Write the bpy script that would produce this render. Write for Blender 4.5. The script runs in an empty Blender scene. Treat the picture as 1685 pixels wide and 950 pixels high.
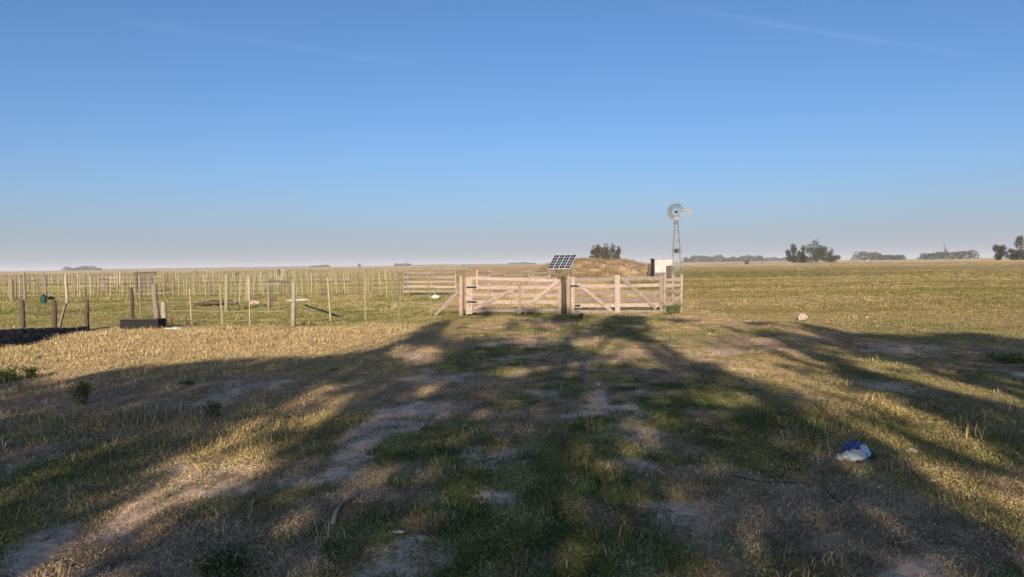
import bpy, math, random
import numpy as np
from mathutils import Vector, Matrix
random.seed(7); RNG = np.random.default_rng(7)
scn = bpy.context.scene
COL = scn.collection
R = math.radians

# ------------------------------------------------------------------ camera
CAM_H, FPX, PW, PH = 1.7, 1280.0, 1685.0, 950.0
PITCH, ROLL = math.atan(40.5 / FPX), math.atan(23.0 / 1685.0)
_f = Vector((0, math.cos(PITCH), -math.sin(PITCH)))
_u0 = Vector((0, math.sin(PITCH), math.cos(PITCH)))
_r0 = Vector((1, 0, 0))
_r = _r0 * math.cos(ROLL) - _u0 * math.sin(ROLL)
_u = _u0 * math.cos(ROLL) + _r0 * math.sin(ROLL)
cam = bpy.data.cameras.new('camera'); camo = bpy.data.objects.new('camera', cam); COL.objects.link(camo)
cam.sensor_fit = 'HORIZONTAL'; cam.sensor_width = 36.0; cam.lens = 36.0 * FPX / PW
cam.clip_start = 0.05; cam.clip_end = 12000
M = Matrix.Identity(4)
for i in range(3):
    M[i][0] = _r[i]; M[i][1] = _u[i]; M[i][2] = -_f[i]
M[2][3] = CAM_H
camo.matrix_world = M
scn.camera = camo

def ray(px, py):
    return _f * FPX + _r * (px - PW / 2) - _u * (py - PH / 2)
def gp(px, py, z=0.0):                       # where a pixel's ray meets the ground
    d = ray(px, py); t = (z - CAM_H) / d.z
    return Vector((d.x * t, d.y * t, z))
def at(px, py, Y):                           # where a pixel's ray meets depth Y
    d = ray(px, py); t = Y / d.y
    return Vector((d.x * t, Y, CAM_H + d.z * t))
def to_px(x, y, z):                          # numpy projection
    z = z - CAM_H
    cf = x * _f.x + y * _f.y + z * _f.z
    cr = x * _r.x + y * _r.y + z * _r.z
    cu = x * _u.x + y * _u.y + z * _u.z
    cf = np.maximum(cf, 1e-3)
    return PW / 2 + cr / cf * FPX, PH / 2 - cu / cf * FPX

# ------------------------------------------------------------------ light
SUN_EL, SUN_AZ = R(17.0), R(5.5)             # low sun behind the camera, shadows run away and a little right
TO_SUN = Vector((-math.sin(SUN_AZ) * math.cos(SUN_EL), -math.cos(SUN_AZ) * math.cos(SUN_EL), math.sin(SUN_EL)))
w = bpy.data.worlds.new('World'); scn.world = w; w.use_nodes = True
nt = w.node_tree; nt.nodes.clear()
out = nt.nodes.new('ShaderNodeOutputWorld'); bg = nt.nodes.new('ShaderNodeBackground')
sky = nt.nodes.new('ShaderNodeTexSky'); sky.sky_type = 'NISHITA'; sky.sun_disc = False
sky.sun_elevation = SUN_EL; sky.sun_rotation = math.pi + SUN_AZ
sky.altitude = 0; sky.air_density = 0.7; sky.dust_density = 2.0; sky.ozone_density = 4.2
bg.inputs['Strength'].default_value = 0.05
sun = bpy.data.lights.new('sun', 'SUN'); suno = bpy.data.objects.new('sun', sun); COL.objects.link(suno)
sun.energy = 3.4; sun.angle = R(0.55); sun.color = (1.0, 0.86, 0.66)
suno.rotation_euler = TO_SUN.to_track_quat('Z', 'Y').to_euler(); suno.location = (0, -20, 30)
vs = scn.view_settings; vs.view_transform = 'Standard'; vs.look = 'None'; vs.gamma = 1.0; vs.use_curve_mapping = False
vs.exposure = 1.5

def wn(t, **kw):
    n = nt.nodes.new(t)
    for k, v in kw.items(): setattr(n, k, v)
    return n
def wmath(op, a, b=None, clamp=False):
    n = wn('ShaderNodeMath', operation=op, use_clamp=clamp)
    for i, v in enumerate((a, b)):
        if v is None: continue
        if isinstance(v, (int, float)): n.inputs[i].default_value = v
        else: nt.links.new(v, n.inputs[i])
    return n.outputs[0]
# thin high cloud streaks, straight lines on a high flat layer of sky
tc = wn('ShaderNodeTexCoord'); sep = wn('ShaderNodeSeparateXYZ'); nt.links.new(tc.outputs['Generated'], sep.inputs[0])
zz = wmath('MAXIMUM', sep.outputs[2], 0.02)
cx = wmath('DIVIDE', sep.outputs[0], zz); cy = wmath('DIVIDE', sep.outputs[1], zz)
comb = wn('ShaderNodeCombineXYZ'); nt.links.new(cx, comb.inputs[0]); nt.links.new(cy, comb.inputs[1])
noi = wn('ShaderNodeTexNoise'); noi.inputs['Scale'].default_value = 2.2; noi.inputs['Detail'].default_value = 5
nt.links.new(comb.outputs[0], noi.inputs['Vector'])
def streak(pa, pb, width, amp):
    a, b = ray(*pa), ray(*pb)
    ax, ay, bx_, by_ = a.x / a.z, a.y / a.z, b.x / b.z, b.y / b.z
    L = math.hypot(bx_ - ax, by_ - ay); tx, ty = (bx_ - ax) / L, (by_ - ay) / L
    dx = wmath('SUBTRACT', cx, ax); dy = wmath('SUBTRACT', cy, ay)
    d = wmath('ABSOLUTE', wmath('ADD', wmath('SUBTRACT', wmath('MULTIPLY', dx, ty), wmath('MULTIPLY', dy, tx)),
                                wmath('MULTIPLY', wmath('SUBTRACT', noi.outputs[0], 0.5), width * 1.5)))
    s = wmath('ADD', wmath('MULTIPLY', dx, tx), wmath('MULTIPLY', dy, ty))
    core = wmath('SUBTRACT', 1.0, wmath('DIVIDE', d, width), True)
    e0 = wmath('DIVIDE', wmath('ADD', s, 0.25 * L), 0.4 * L, True)
    e1 = wmath('DIVIDE', wmath('SUBTRACT', 1.12 * L, s), 0.2 * L, True)
    br = wmath('MULTIPLY', wmath('SUBTRACT', noi.outputs[0], 0.28, True), 2.6, True)
    return wmath('MULTIPLY', wmath('MULTIPLY', wmath('MULTIPLY', core, e0), wmath('MULTIPLY', e1, br)), amp)
st = wmath('ADD', streak((1120, 14), (1585, 90), 0.05, 0.06), streak((150, 25), (690, 108), 0.09, 0.035))
mixw = wn('ShaderNodeMix', data_type='RGBA'); nt.links.new(st, mixw.inputs['Factor'])
hsv = wn('ShaderNodeHueSaturation'); hsv.inputs['Saturation'].default_value = 0.2; hsv.inputs['Value'].default_value = 1.9
nt.links.new(sky.outputs[0], hsv.inputs['Color'])
nt.links.new(sky.outputs[0], mixw.inputs['A']); nt.links.new(hsv.outputs[0], mixw.inputs['B'])
wb = wn('ShaderNodeMix', data_type='RGBA', blend_type='MULTIPLY'); wb.inputs['Factor'].default_value = 1.0; wb.inputs['B'].default_value = (0.87, 1.015, 1.06, 1)
nt.links.new(mixw.outputs['Result'], wb.inputs['A'])
# pale evening haze low over the horizon, the same all the way round
hzf = wmath('MULTIPLY', wmath('POWER', 2.71828, wmath('DIVIDE', wmath('MAXIMUM', sep.outputs[2], 0.0), -0.066)), 0.92)
wh = wn('ShaderNodeMix', data_type='RGBA'); nt.links.new(hzf, wh.inputs['Factor']); wh.inputs['B'].default_value = (4.05, 4.15, 4.6, 1)
nt.links.new(wb.outputs['Result'], wh.inputs['A']); wb = wh; nt.links.new(wb.outputs['Result'], bg.inputs['Color']); nt.links.new(bg.outputs[0], out.inputs[0])

# ------------------------------------------------------------------ noise and ground fields
_perm = np.random.default_rng(3).random((256, 256))
def vnoise(x, y):
    x = np.asarray(x, float); y = np.asarray(y, float)
    xi = np.floor(x).astype(int); yi = np.floor(y).astype(int)
    fx = x - xi; fy = y - yi; fx = fx * fx * (3 - 2 * fx); fy = fy * fy * (3 - 2 * fy)
    g = lambda i, j: _perm[i & 255, j & 255]
    return (g(xi, yi) * (1 - fx) + g(xi + 1, yi) * fx) * (1 - fy) + (g(xi, yi + 1) * (1 - fx) + g(xi + 1, yi + 1) * fx) * fy
def fbm(x, y, o=4):
    s = 0; a = 0.5; t = 0
    for k in range(o):
        s = s + a * vnoise(x * 2 ** k + 17.3 * k, y * 2 ** k + 5.7 * k); t += a; a *= 0.5
    return s / t
def sstep(a, b, x):
    t = np.clip((x - a) / (b - a), 0, 1); return t * t * (3 - 2 * t)
def hgt(x, y):
    x = np.asarray(x, float); y = np.asarray(y, float)
    near = 1 - sstep(25, 120, np.abs(y))
    return ((fbm(x * 0.35, y * 0.35, 3) - 0.5) * 0.12 + (fbm(x * 1.7 + 40, y * 1.7, 3) - 0.5) * 0.035) * near
def hz(x, y): return float(hgt(x, y))
def ground(px, py):
    p = gp(px, py); p.z = hz(p.x, p.y); return p

def in_poly(px, py, poly):
    n = len(poly); ins = np.zeros(np.shape(px), bool)
    for i in range(n):
        x0, y0 = poly[i]; x1, y1 = poly[(i + 1) % n]
        if y0 == y1: continue
        c = ((y0 > py) != (y1 > py)) & (px < (x1 - x0) * (py - y0) / (y1 - y0) + x0)
        ins ^= c
    return ins
def soft_poly(px, py, poly, wob=9.0, x=None, y=None):
    jx = (fbm(x * 2.1, y * 2.1, 4) - 0.5) * wob * 4; jy = (fbm(x * 2.1 + 70, y * 2.1 + 9, 4) - 0.5) * wob * 2
    acc = 0
    for ox, oy in ((0, 0), (5, 0), (-5, 0), (0, 3), (0, -3)):
        acc = acc + in_poly(px + jx + ox, py + jy + oy, poly)
    return acc / 5.0
BARE_AND_LIT = [  # worn bare soil, and pale soil painted over two sunlit patches
    ([(520, 800), (540, 745), (560, 710), (610, 680), (680, 660), (775, 665), (745, 690), (690, 712), (640, 730), (600, 770), (550, 795)], 1.0),
    ([(880, 682), (950, 676), (985, 664), (970, 640), (985, 636), (1010, 655), (1012, 668), (1062, 672), (1050, 682), (985, 684), (930, 696)], 1.0),
    ([(0, 900), (60, 870), (140, 850), (120, 890), (60, 925), (40, 960), (-30, 960)], 0.9),
    ([(560, 960), (600, 900), (690, 880), (760, 895), (740, 930), (690, 960)], 0.75),
    ([(760, 826), (800, 815), (860, 820), (860, 838), (800, 838)], 0.9),
    ([(1440, 960), (1450, 915), (1520, 905), (1570, 935), (1560, 960)], 0.8),
    ([(1050, 840), (1080, 820), (1160, 830), (1130, 850), (1060, 852)], 0.55),
    ([(1090, 560), (1150, 540), (1260, 548), (1320, 560), (1240, 575), (1130, 575)], 0.65),
    ([(650, 585), (665, 570), (720, 575), (730, 590), (690, 600)], 0.7),  # pale soil painted in the outline of a sunlit patch
    ([(790, 528), (900, 520), (1040, 524), (1100, 534), (1000, 540), (860, 540)], 0.5),
    ([(820, 612), (840, 606), (890, 608), (870, 616)], 0.6),  # paler ground painted along a strip of sun
    ([(1085, 690), (1150, 675), (1200, 690), (1150, 702)], 0.55),
    ([(240, 820), (290, 790), (360, 770), (350, 790), (280, 820)], 0.5),
    ([(1180, 790), (1215, 768), (1230, 780), (1200, 800)], 0.5),
    ([(1300, 900), (1340, 870), (1380, 880), (1340, 910)], 0.5),
]
def srgb(r, g, b): 
    f = lambda c: ((c / 255 + 0.055) / 1.055) ** 2.4 if c > 10 else c / 255 / 12.92
    return np.array([f(r), f(g), f(b)])
C_GREEN = np.array([0.172, 0.190, 0.060]); C_OLIVE = np.array([0.235, 0.205, 0.080]); C_STRAW = np.array([0.500, 0.360, 0.185])
C_BROWN = np.array([0.460, 0.322, 0.205]); C_DIRT = np.array([0.760, 0.520, 0.375]); C_RED = np.array([0.400, 0.265, 0.175])
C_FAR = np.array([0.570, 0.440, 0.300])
def mixc(a, b, t): return a * (1 - t[..., None]) + b * t[..., None]
def fields(x, y):
    """colour of the sward, amount of bare soil, height of the grass, at ground points"""
    x = np.asarray(x, float); y = np.asarray(y, float)
    px, py = to_px(x, np.maximum(y, 0.5), np.zeros_like(x))
    n1 = fbm(x * 0.55, y * 0.40, 5); n2 = fbm(x * 1.9 + 11, y * 1.4 + 3, 4); n3 = fbm(x * 0.09 + 5, y * 0.06 + 8, 4)
    n4 = fbm(x * 0.02 + 50, y * 0.012 + 20, 4)
    # near worn yard: green against dry brown patches
    n5 = fbm(x * 4.5 + 61, y * 3.2 + 13, 3)
    g = sstep(0.45, 0.59, n1 * 0.42 + n2 * 0.38 + n5 * 0.20 + 0.05 * np.exp(-((x - 0.3) / 1.6) ** 2) + 0.03 * sstep(1, 4, x))
    col = mixc(np.broadcast_to(C_BROWN, x.shape + (3,)), C_GREEN, g)
    col = mixc(col, C_STRAW, 0.35 * sstep(0.55, 0.75, n2))
    col = col * (0.72 + 0.56 * sstep(0.3, 0.7, fbm(x * 7 + 5, y * 5 + 2, 3)))[..., None]
    hh = 0.8 + 0.5 * g
    # taller dead grass on the left in the shade
    lt = sstep(-1.5, -4.0, x) * sstep(6.5, 9.5, y)
    col = mixc(col, np.array([0.480, 0.335, 0.210]), lt * (0.45 + 0.5 * sstep(0.35, 0.6, n2)))
    hh = hh + lt * .75
    # golden dry band in front of the left fence
    band = sstep(-0.8, -2.2, x) * sstep(11.0, 13.5, y) * sstep(23.5, 20.5, y + 1.5 * (n1 - .5))
    col = mixc(col, C_STRAW * 1.02, band * (0.70 + 0.3 * n2)); hh = hh + 0.05 * band
    # right hand olive sward flecked with straw
    rt = sstep(3.0, 4.5, x) * sstep(3, 7, y)
    col = mixc(col, C_OLIVE * 0.9, rt * 0.45 * sstep(0.35, 0.6, n1)); col = mixc(col, C_STRAW, rt * 0.35 * sstep(0.45, 0.6, n2))
    sun_gold = np.exp(-((x + 2.75 - 0.05 * (y - 7)) / 0.75) ** 2) * sstep(4.6, 5.6, y) * sstep(11.5, 9.5, y) + 0.7 * np.exp(-((x - 3.75 - 0.1 * (y - 9)) / 0.9) ** 2) * sstep(4.5, 6, y) * sstep(17, 13, y)  # straw gold painted along the two streaks of sunlight to warm them
    col = mixc(col, C_STRAW * np.array([1.0, .97, .9]), np.clip(sun_gold, 0, 1) * (0.45 + 0.5 * sstep(0.4, 0.6, n2)))
    # left paddock
    lp = sstep(0.5, -0.5, x) * sstep(20.5, 23.5, y + 1.5 * (n1 - .5))
    c2 = mixc(np.broadcast_to(C_OLIVE * 1.2, x.shape + (3,)), C_STRAW, sstep(0.42, 0.60, n3 * .5 + n2 * .5) * 0.6)
    c2 = mixc(c2, np.array([0.13, 0.15, 0.05]), sstep(0.50, 0.68, n1) * 0.55)
    col = mixc(col, c2, lp); hh = hh * (1 - 0.3 * lp)
    # pen behind the gate: dry reddish earth
    pen = sstep(-3.6, -2.6, x + np.maximum(y - 40, 0) * 0.05) * sstep(9.5, 7.5, x - (y - 40) * 0.05) * sstep(27.5, 30, y)
    c3 = mixc(np.broadcast_to(C_RED, x.shape + (3,)), C_STRAW, sstep(0.35, 0.6, n1))
    col = mixc(col, c3, pen)
    # right pasture
    rp = sstep(6.0, 7.2, x - (y - 26) * 0.03) * sstep(17.0, 20.5, y + 2 * (n1 - .5))
    c4 = mixc(np.broadcast_to(np.array([0.275, 0.215, 0.092]), x.shape + (3,)), np.array([0.220, 0.182, 0.068]), sstep(0.42, 0.62, n3))
    c4 = mixc(c4, C_STRAW * .8, 0.5 * sstep(0.5, 0.68, n1 * .5 + n2 * .5))
    bd = fbm(x * 0.035 + 7, y * 0.22 + 31, 4); c4 = mixc(c4, np.array([0.42, 0.315, 0.175]), 0.4 * sstep(0.50, 0.66, bd)); c4 = mixc(c4, np.array([0.19, 0.175, 0.055]), 0.5 * sstep(0.48, 0.34, bd))
    c4 = mixc(c4, C_GREEN * 1.05, 0.6 * sstep(26, 22, y) * sstep(0.48, 0.6, n1))
    col = mixc(col, c4, rp)
    # far country: pale dry grassland
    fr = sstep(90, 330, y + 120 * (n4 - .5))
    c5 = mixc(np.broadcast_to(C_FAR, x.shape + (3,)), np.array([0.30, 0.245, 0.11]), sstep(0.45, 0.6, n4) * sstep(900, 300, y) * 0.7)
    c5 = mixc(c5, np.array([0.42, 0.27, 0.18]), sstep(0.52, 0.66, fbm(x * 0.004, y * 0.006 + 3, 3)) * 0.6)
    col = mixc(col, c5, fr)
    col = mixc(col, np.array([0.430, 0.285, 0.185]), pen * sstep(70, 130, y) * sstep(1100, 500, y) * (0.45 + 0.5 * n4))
    bare = np.zeros_like(x)
    vis = (y > 2) & (y < 32)
    for poly, s in BARE_AND_LIT:
        m = np.zeros_like(x); m[vis] = soft_poly(px[vis], py[vis], poly, 9, x[vis], y[vis]) * s
        bare = np.maximum(bare, m)
    scat = sstep(0.60, 0.72, fbm(x * 0.8 + 31, y * 0.6 + 77, 4)) * (y < 27) * (1 - band) * (1 - lp) * (1 - rp) * 0.8
    bare = np.maximum(bare, scat)
    dirt = mixc(np.broadcast_to(C_DIRT, x.shape + (3,)), C_RED * 0.95, sstep(12, 22, y))
    return col, bare, hh, dirt

# ------------------------------------------------------------------ materials
def mat(name):
    m = bpy.data.materials.new(name); m.use_nodes = True; t = m.node_tree; t.nodes.clear()
    o = t.nodes.new('ShaderNodeOutputMaterial'); b = t.nodes.new('ShaderNodeBsdfPrincipled')
    t.links.new(b.outputs[0], o.inputs[0]); b.inputs['Roughness'].default_value = 0.85
    b.inputs['Specular IOR Level'].default_value = 0.2
    return m, t, b
def mnode(t, typ, **kw):
    n = t.nodes.new(typ)
    for k, v in kw.items(): setattr(n, k, v)
    return n
def simple(name, c1, c2=None, scale=6.0, rough=0.85, bump=0.0, stretch=(1, 1, 1), var=0.25, metal=0.0, spec=0.2):
    m, t, b = mat(name); c2 = c2 if c2 is not None else tuple(x * 0.6 for x in c1)
    geo = mnode(t, 'ShaderNodeTexCoord'); mp = mnode(t, 'ShaderNodeMapping'); mp.inputs['Scale'].default_value = stretch
    oi = mnode(t, 'ShaderNodeObjectInfo')
    t.links.new(geo.outputs['Object'], mp.inputs[0])
    off = mnode(t, 'ShaderNodeVectorMath', operation='ADD'); t.links.new(mp.outputs[0], off.inputs[0])
    sc = mnode(t, 'ShaderNodeMath', operation='MULTIPLY'); sc.inputs[1].default_value = 50; t.links.new(oi.outputs['Random'], sc.inputs[0])
    t.links.new(sc.outputs[0], off.inputs[1])
    n = mnode(t, 'ShaderNodeTexNoise'); n.inputs['Scale'].default_value = scale; n.inputs['Detail'].default_value = 6; n.inputs['Roughness'].default_value = 0.65
    t.links.new(off.outputs[0], n.inputs['Vector'])
    rmp = mnode(t, 'ShaderNodeValToRGB'); rmp.color_ramp.elements[0].position = 0.35; rmp.color_ramp.elements[1].position = 0.65
    rmp.color_ramp.elements[0].color = (*c2, 1); rmp.color_ramp.elements[1].color = (*c1, 1)
    t.links.new(n.outputs[0], rmp.inputs[0])
    h = mnode(t, 'ShaderNodeHueSaturation'); mr = mnode(t, 'ShaderNodeMapRange')
    mr.inputs['To Min'].default_value = 1 - var; mr.inputs['To Max'].default_value = 1 + var
    t.links.new(oi.outputs['Random'], mr.inputs[0]); t.links.new(mr.outputs[0], h.inputs['Value']); t.links.new(rmp.outputs[0], h.inputs['Color'])
    t.links.new(h.outputs[0], b.inputs['Base Color'])
    b.inputs['Roughness'].default_value = rough; b.inputs['Metallic'].default_value = metal; b.inputs['Specular IOR Level'].default_value = spec
    if bump:
        bp = mnode(t, 'ShaderNodeBump'); bp.inputs['Strength'].default_value = bump; bp.inputs['Distance'].default_value = 0.02
        t.links.new(n.outputs[0], bp.inputs['Height']); t.links.new(bp.outputs[0], b.inputs['Normal'])
    return m
MT = {}
MT['rail'] = simple('weathered_board', (0.315, 0.248, 0.215), (0.105, 0.081, 0.070), 5, 0.9, 0.6, (2.5, 12, 12), 0.32)
MT['post'] = simple('weathered_post', (0.215, 0.165, 0.125), (0.12, 0.09, 0.068), 6, 0.9, 0.5, (8, 8, 1.2), 0.25)
MT['palepost'] = simple('pale_post', (0.29, 0.235, 0.17), (0.16, 0.125, 0.09), 6, 0.9, 0.4, (8, 8, 1.2), 0.35)
MT['pinkpost'] = simple('pinkish_post', (0.31, 0.235, 0.19), (0.17, 0.125, 0.10), 6, 0.9, 0.5, (8, 8, 1.2), 0.1)
MT['darkpost'] = simple('dark_post', (0.085, 0.062, 0.045), (0.04, 0.03, 0.022), 6, 0.9, 0.4, (8, 8, 1.2), 0.2)
MT['greypost'] = simple('grey_post', (0.25, 0.205, 0.175), (0.15, 0.122, 0.10), 6, 0.9, 0.4, (8, 8, 1.2), 0.15)
MT['dropper'] = simple('dropper_wood', (0.27, 0.235, 0.15), (0.15, 0.128, 0.08), 7, 0.9, 0.3, (8, 8, 1), 0.4)
MT['wire'] = simple('fence_wire', (0.42, 0.40, 0.37), (0.25, 0.23, 0.2), 3, 0.5, 0, (1, 1, 1), 0.1, 0.6)
MT['darkwood'] = simple('dark_wood', (0.11, 0.085, 0.07), (0.055, 0.042, 0.036), 6, 0.9, 0.4, (3, 3, 3), 0.25)
MT['wallstone'] = simple('old_wall', (0.135, 0.115, 0.105), (0.055, 0.048, 0.046), 5, 0.95, 0.8, (1, 1, 1), 0.2)
MT['bark'] = simple('bark', (0.17, 0.13, 0.10), (0.09, 0.07, 0.055), 5, 0.95, 0.6, (4, 4, 1), 0.2)
MT['galv'] = simple('galvanised_steel', (0.21, 0.217, 0.23), (0.14, 0.147, 0.157), 4, 0.6, 0.0, (1, 1, 1), 0.1, 0.2, 0.3)
MT['rotor'] = simple('rotor_steel', (0.17, 0.175, 0.19), (0.10, 0.105, 0.115), 4, 0.6, 0.0, (1, 1, 1), 0.35, 0.2, 0.3)
MT['dark'] = simple('dark_steel', (0.016, 0.014, 0.014), (0.010, 0.009, 0.009), 4, 0.85)
MT['white'] = simple('white_wall', (0.36, 0.345, 0.335), (0.25, 0.235, 0.225), 3, 0.8, 0.1, (1, 1, .4), 0.04)
MT['roofsheet'] = simple('roof_sheet', (0.22, 0.22, 0.22), (0.13, 0.12, 0.11), 3, 0.6)
MT['panel'] = simple('solar_cell', (0.010, 0.012, 0.026), (0.006, 0.008, 0.016), 8, 0.3, 0, (1, 1, 1), 0.1, 0, 0.5)
MT['frame'] = simple('panel_frame', (0.72, 0.73, 0.75), (0.55, 0.56, 0.58), 4, 0.4, 0, (1, 1, 1), 0.05, 0.3)
MT['plasticwhite'] = simple('white_plastic', (0.62, 0.60, 0.56), (0.42, 0.40, 0.37), 9, 0.45, 0.2, (1, 1, 1), 0.04)
MT['plasticblue'] = simple('blue_plastic', (0.05, 0.085, 0.25), (0.03, 0.05, 0.14), 9, 0.4, 0.2, (1, 1, 1), 0.04)
MT['plasticlight'] = simple('light_blue_plastic', (0.36, 0.52, 0.70), (0.22, 0.36, 0.55), 9, 0.4, 0.2, (1, 1, 1), 0.04)
MT['plasticgreen'] = simple('green_plastic', (0.015, 0.05, 0.04), (0.010, 0.03, 0.025), 9, 0.4, 0.2, (1, 1, 1), 0.04)
MT['plasticred'] = simple('red_paper', (0.22, 0.05, 0.04), (0.12, 0.03, 0.025), 9, 0.6)
MT['sack'] = simple('pale_sack', (0.50, 0.38, 0.31), (0.34, 0.26, 0.21), 7, 0.8, 0.3)
MT['stick'] = simple('dead_stick', (0.36, 0.31, 0.24), (0.22, 0.18, 0.13), 9, 0.9, 0.3)
MT['dung'] = simple('dark_dung', (0.10, 0.078, 0.056), (0.05, 0.04, 0.03), 12, 0.95, 0.5)
MT['stone'] = simple('stone', (0.36, 0.31, 0.26), (0.22, 0.19, 0.16), 9, 0.9, 0.5)
MT['log'] = simple('dark_log', (0.095, 0.065, 0.045), (0.04, 0.03, 0.022), 5, 0.95, 0.5)

# ground
def ground_mat(name, detail=True):
    m, t, b = mat(name)
    a = mnode(t, 'ShaderNodeAttribute', attribute_name='col')
    geo = mnode(t, 'ShaderNodeNewGeometry')
    n1 = mnode(t, 'ShaderNodeTexNoise'); n1.inputs['Scale'].default_value = 14; n1.inputs['Detail'].default_value = 8; n1.inputs['Roughness'].default_value = 0.7
    n2 = mnode(t, 'ShaderNodeTexNoise'); n2.inputs['Scale'].default_value = 0.9; n2.inputs['Detail'].default_value = 8; n2.inputs['Roughness'].default_value = 0.7
    t.links.new(geo.outputs['Position'], n1.inputs['Vector']); t.links.new(geo.outputs['Position'], n2.inputs['Vector'])
    mr1 = mnode(t, 'ShaderNodeMapRange'); mr1.inputs[1].default_value = 0.3; mr1.inputs[2].default_value = 0.7; mr1.inputs[3].default_value = 0.55; mr1.inputs[4].default_value = 1.4
    mr2 = mnode(t, 'ShaderNodeMapRange'); mr2.inputs[1].default_value = 0.3; mr2.inputs[2].default_value = 0.7; mr2.inputs[3].default_value = 0.72; mr2.inputs[4].default_value = 1.25
    t.links.new(n1.outputs[0], mr1.inputs[0]); t.links.new(n2.outputs[0], mr2.inputs[0])
    mu = mnode(t, 'ShaderNodeMath', operation='MULTIPLY'); t.links.new(mr1.outputs[0], mu.inputs[0]); t.links.new(mr2.outputs[0], mu.inputs[1])
    vm = mnode(t, 'ShaderNodeVectorMath', operation='SCALE'); t.links.new(a.outputs['Color'], vm.inputs[0]); t.links.new(mu.outputs[0], vm.inputs['Scale'])
    t.links.new(vm.outputs[0], b.inputs['Base Color'])
    bp = mnode(t, 'ShaderNodeBump'); bp.inputs['Strength'].default_value = 0.8; bp.inputs['Distance'].default_value = 0.05
    t.links.new(n1.outputs[0], bp.inputs['Height']); t.links.new(bp.outputs[0], b.inputs['Normal'])
    b.inputs['Roughness'].default_value = 1.0; b.inputs['Specular IOR Level'].default_value = 0.05
    return m
MT['ground'] = ground_mat('pasture_soil')
def blade_mat(name):
    m, t, b = mat(name)
    o = [n for n in t.nodes if n.type == 'OUTPUT_MATERIAL'][0]
    a = mnode(t, 'ShaderNodeAttribute', attribute_name='tint'); a.attribute_type = 'INSTANCER'
    oi = mnode(t, 'ShaderNodeAttribute', attribute_name='bl')
    h = mnode(t, 'ShaderNodeHueSaturation')
    mr = mnode(t, 'ShaderNodeMapRange'); mr.inputs[3].default_value = 0.55; mr.inputs[4].default_value = 1.7
    mh = mnode(t, 'ShaderNodeMapRange'); mh.inputs[3].default_value = 0.485; mh.inputs[4].default_value = 0.515
    t.links.new(oi.outputs['Fac'], mr.inputs[0]); t.links.new(oi.outputs['Fac'], mh.inputs[0])
    t.links.new(mr.outputs[0], h.inputs['Value']); t.links.new(mh.outputs[0], h.inputs['Hue']); t.links.new(a.outputs['Color'], h.inputs['Color'])
    d = mnode(t, 'ShaderNodeBsdfDiffuse'); tr = mnode(t, 'ShaderNodeBsdfTranslucent'); mx = mnode(t, 'ShaderNodeMixShader'); mx.inputs[0].default_value = 0.15
    gn_ = mnode(t, 'ShaderNodeNewGeometry'); va = mnode(t, 'ShaderNodeVectorMath', operation='SCALE'); va.inputs['Scale'].default_value = 0.6   # normal bent towards the sky so shaded turf takes more skylight
    vb = mnode(t, 'ShaderNodeVectorMath', operation='ADD'); vb.inputs[1].default_value = (0, 0, 1); vc = mnode(t, 'ShaderNodeVectorMath', operation='NORMALIZE')
    t.links.new(gn_.outputs['Normal'], va.inputs[0]); t.links.new(va.outputs[0], vb.inputs[0]); t.links.new(vb.outputs[0], vc.inputs[0]); t.links.new(vc.outputs[0], d.inputs['Normal'])
    t.links.new(h.outputs[0], d.inputs[0]); t.links.new(h.outputs[0], tr.inputs[0])
    t.links.new(d.outputs[0], mx.inputs[1]); t.links.new(tr.outputs[0], mx.inputs[2]); t.links.new(mx.outputs[0], o.inputs[0])
    return m
MT['blade'] = blade_mat('grass_blade')
def leaf_mat(name, c1, c2):
    m, t, b = mat(name)
    o = [n for n in t.nodes if n.type == 'OUTPUT_MATERIAL'][0]
    a = mnode(t, 'ShaderNodeAttribute', attribute_name='bl')
    rmp = mnode(t, 'ShaderNodeValToRGB'); rmp.color_ramp.elements[0].color = (*c1, 1); rmp.color_ramp.elements[1].color = (*c2, 1)
    t.links.new(a.outputs['Fac'], rmp.inputs[0])
    d = mnode(t, 'ShaderNodeBsdfDiffuse'); tr = mnode(t, 'ShaderNodeBsdfTranslucent'); mx = mnode(t, 'ShaderNodeMixShader'); mx.inputs[0].default_value = 0.2
    t.links.new(rmp.outputs[0], d.inputs[0]); t.links.new(rmp.outputs[0], tr.inputs[0])
    t.links.new(d.outputs[0], mx.inputs[1]); t.links.new(tr.outputs[0], mx.inputs[2]); t.links.new(mx.outputs[0], o.inputs[0])
    return m
MT['leaf'] = leaf_mat('eucalyptus_leaf', (0.024, 0.032, 0.020), (0.070, 0.078, 0.045))
MT['leafbrown'] = leaf_mat('brownish_leaf', (0.036, 0.032, 0.024), (0.095, 0.080, 0.056))
MT['weed'] = leaf_mat('weed_leaf', (0.055, 0.075, 0.030), (0.13, 0.15, 0.06))
MT['weedolive'] = leaf_mat('olive_weed_leaf', (0.075, 0.080, 0.028), (0.17, 0.15, 0.06))

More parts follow.
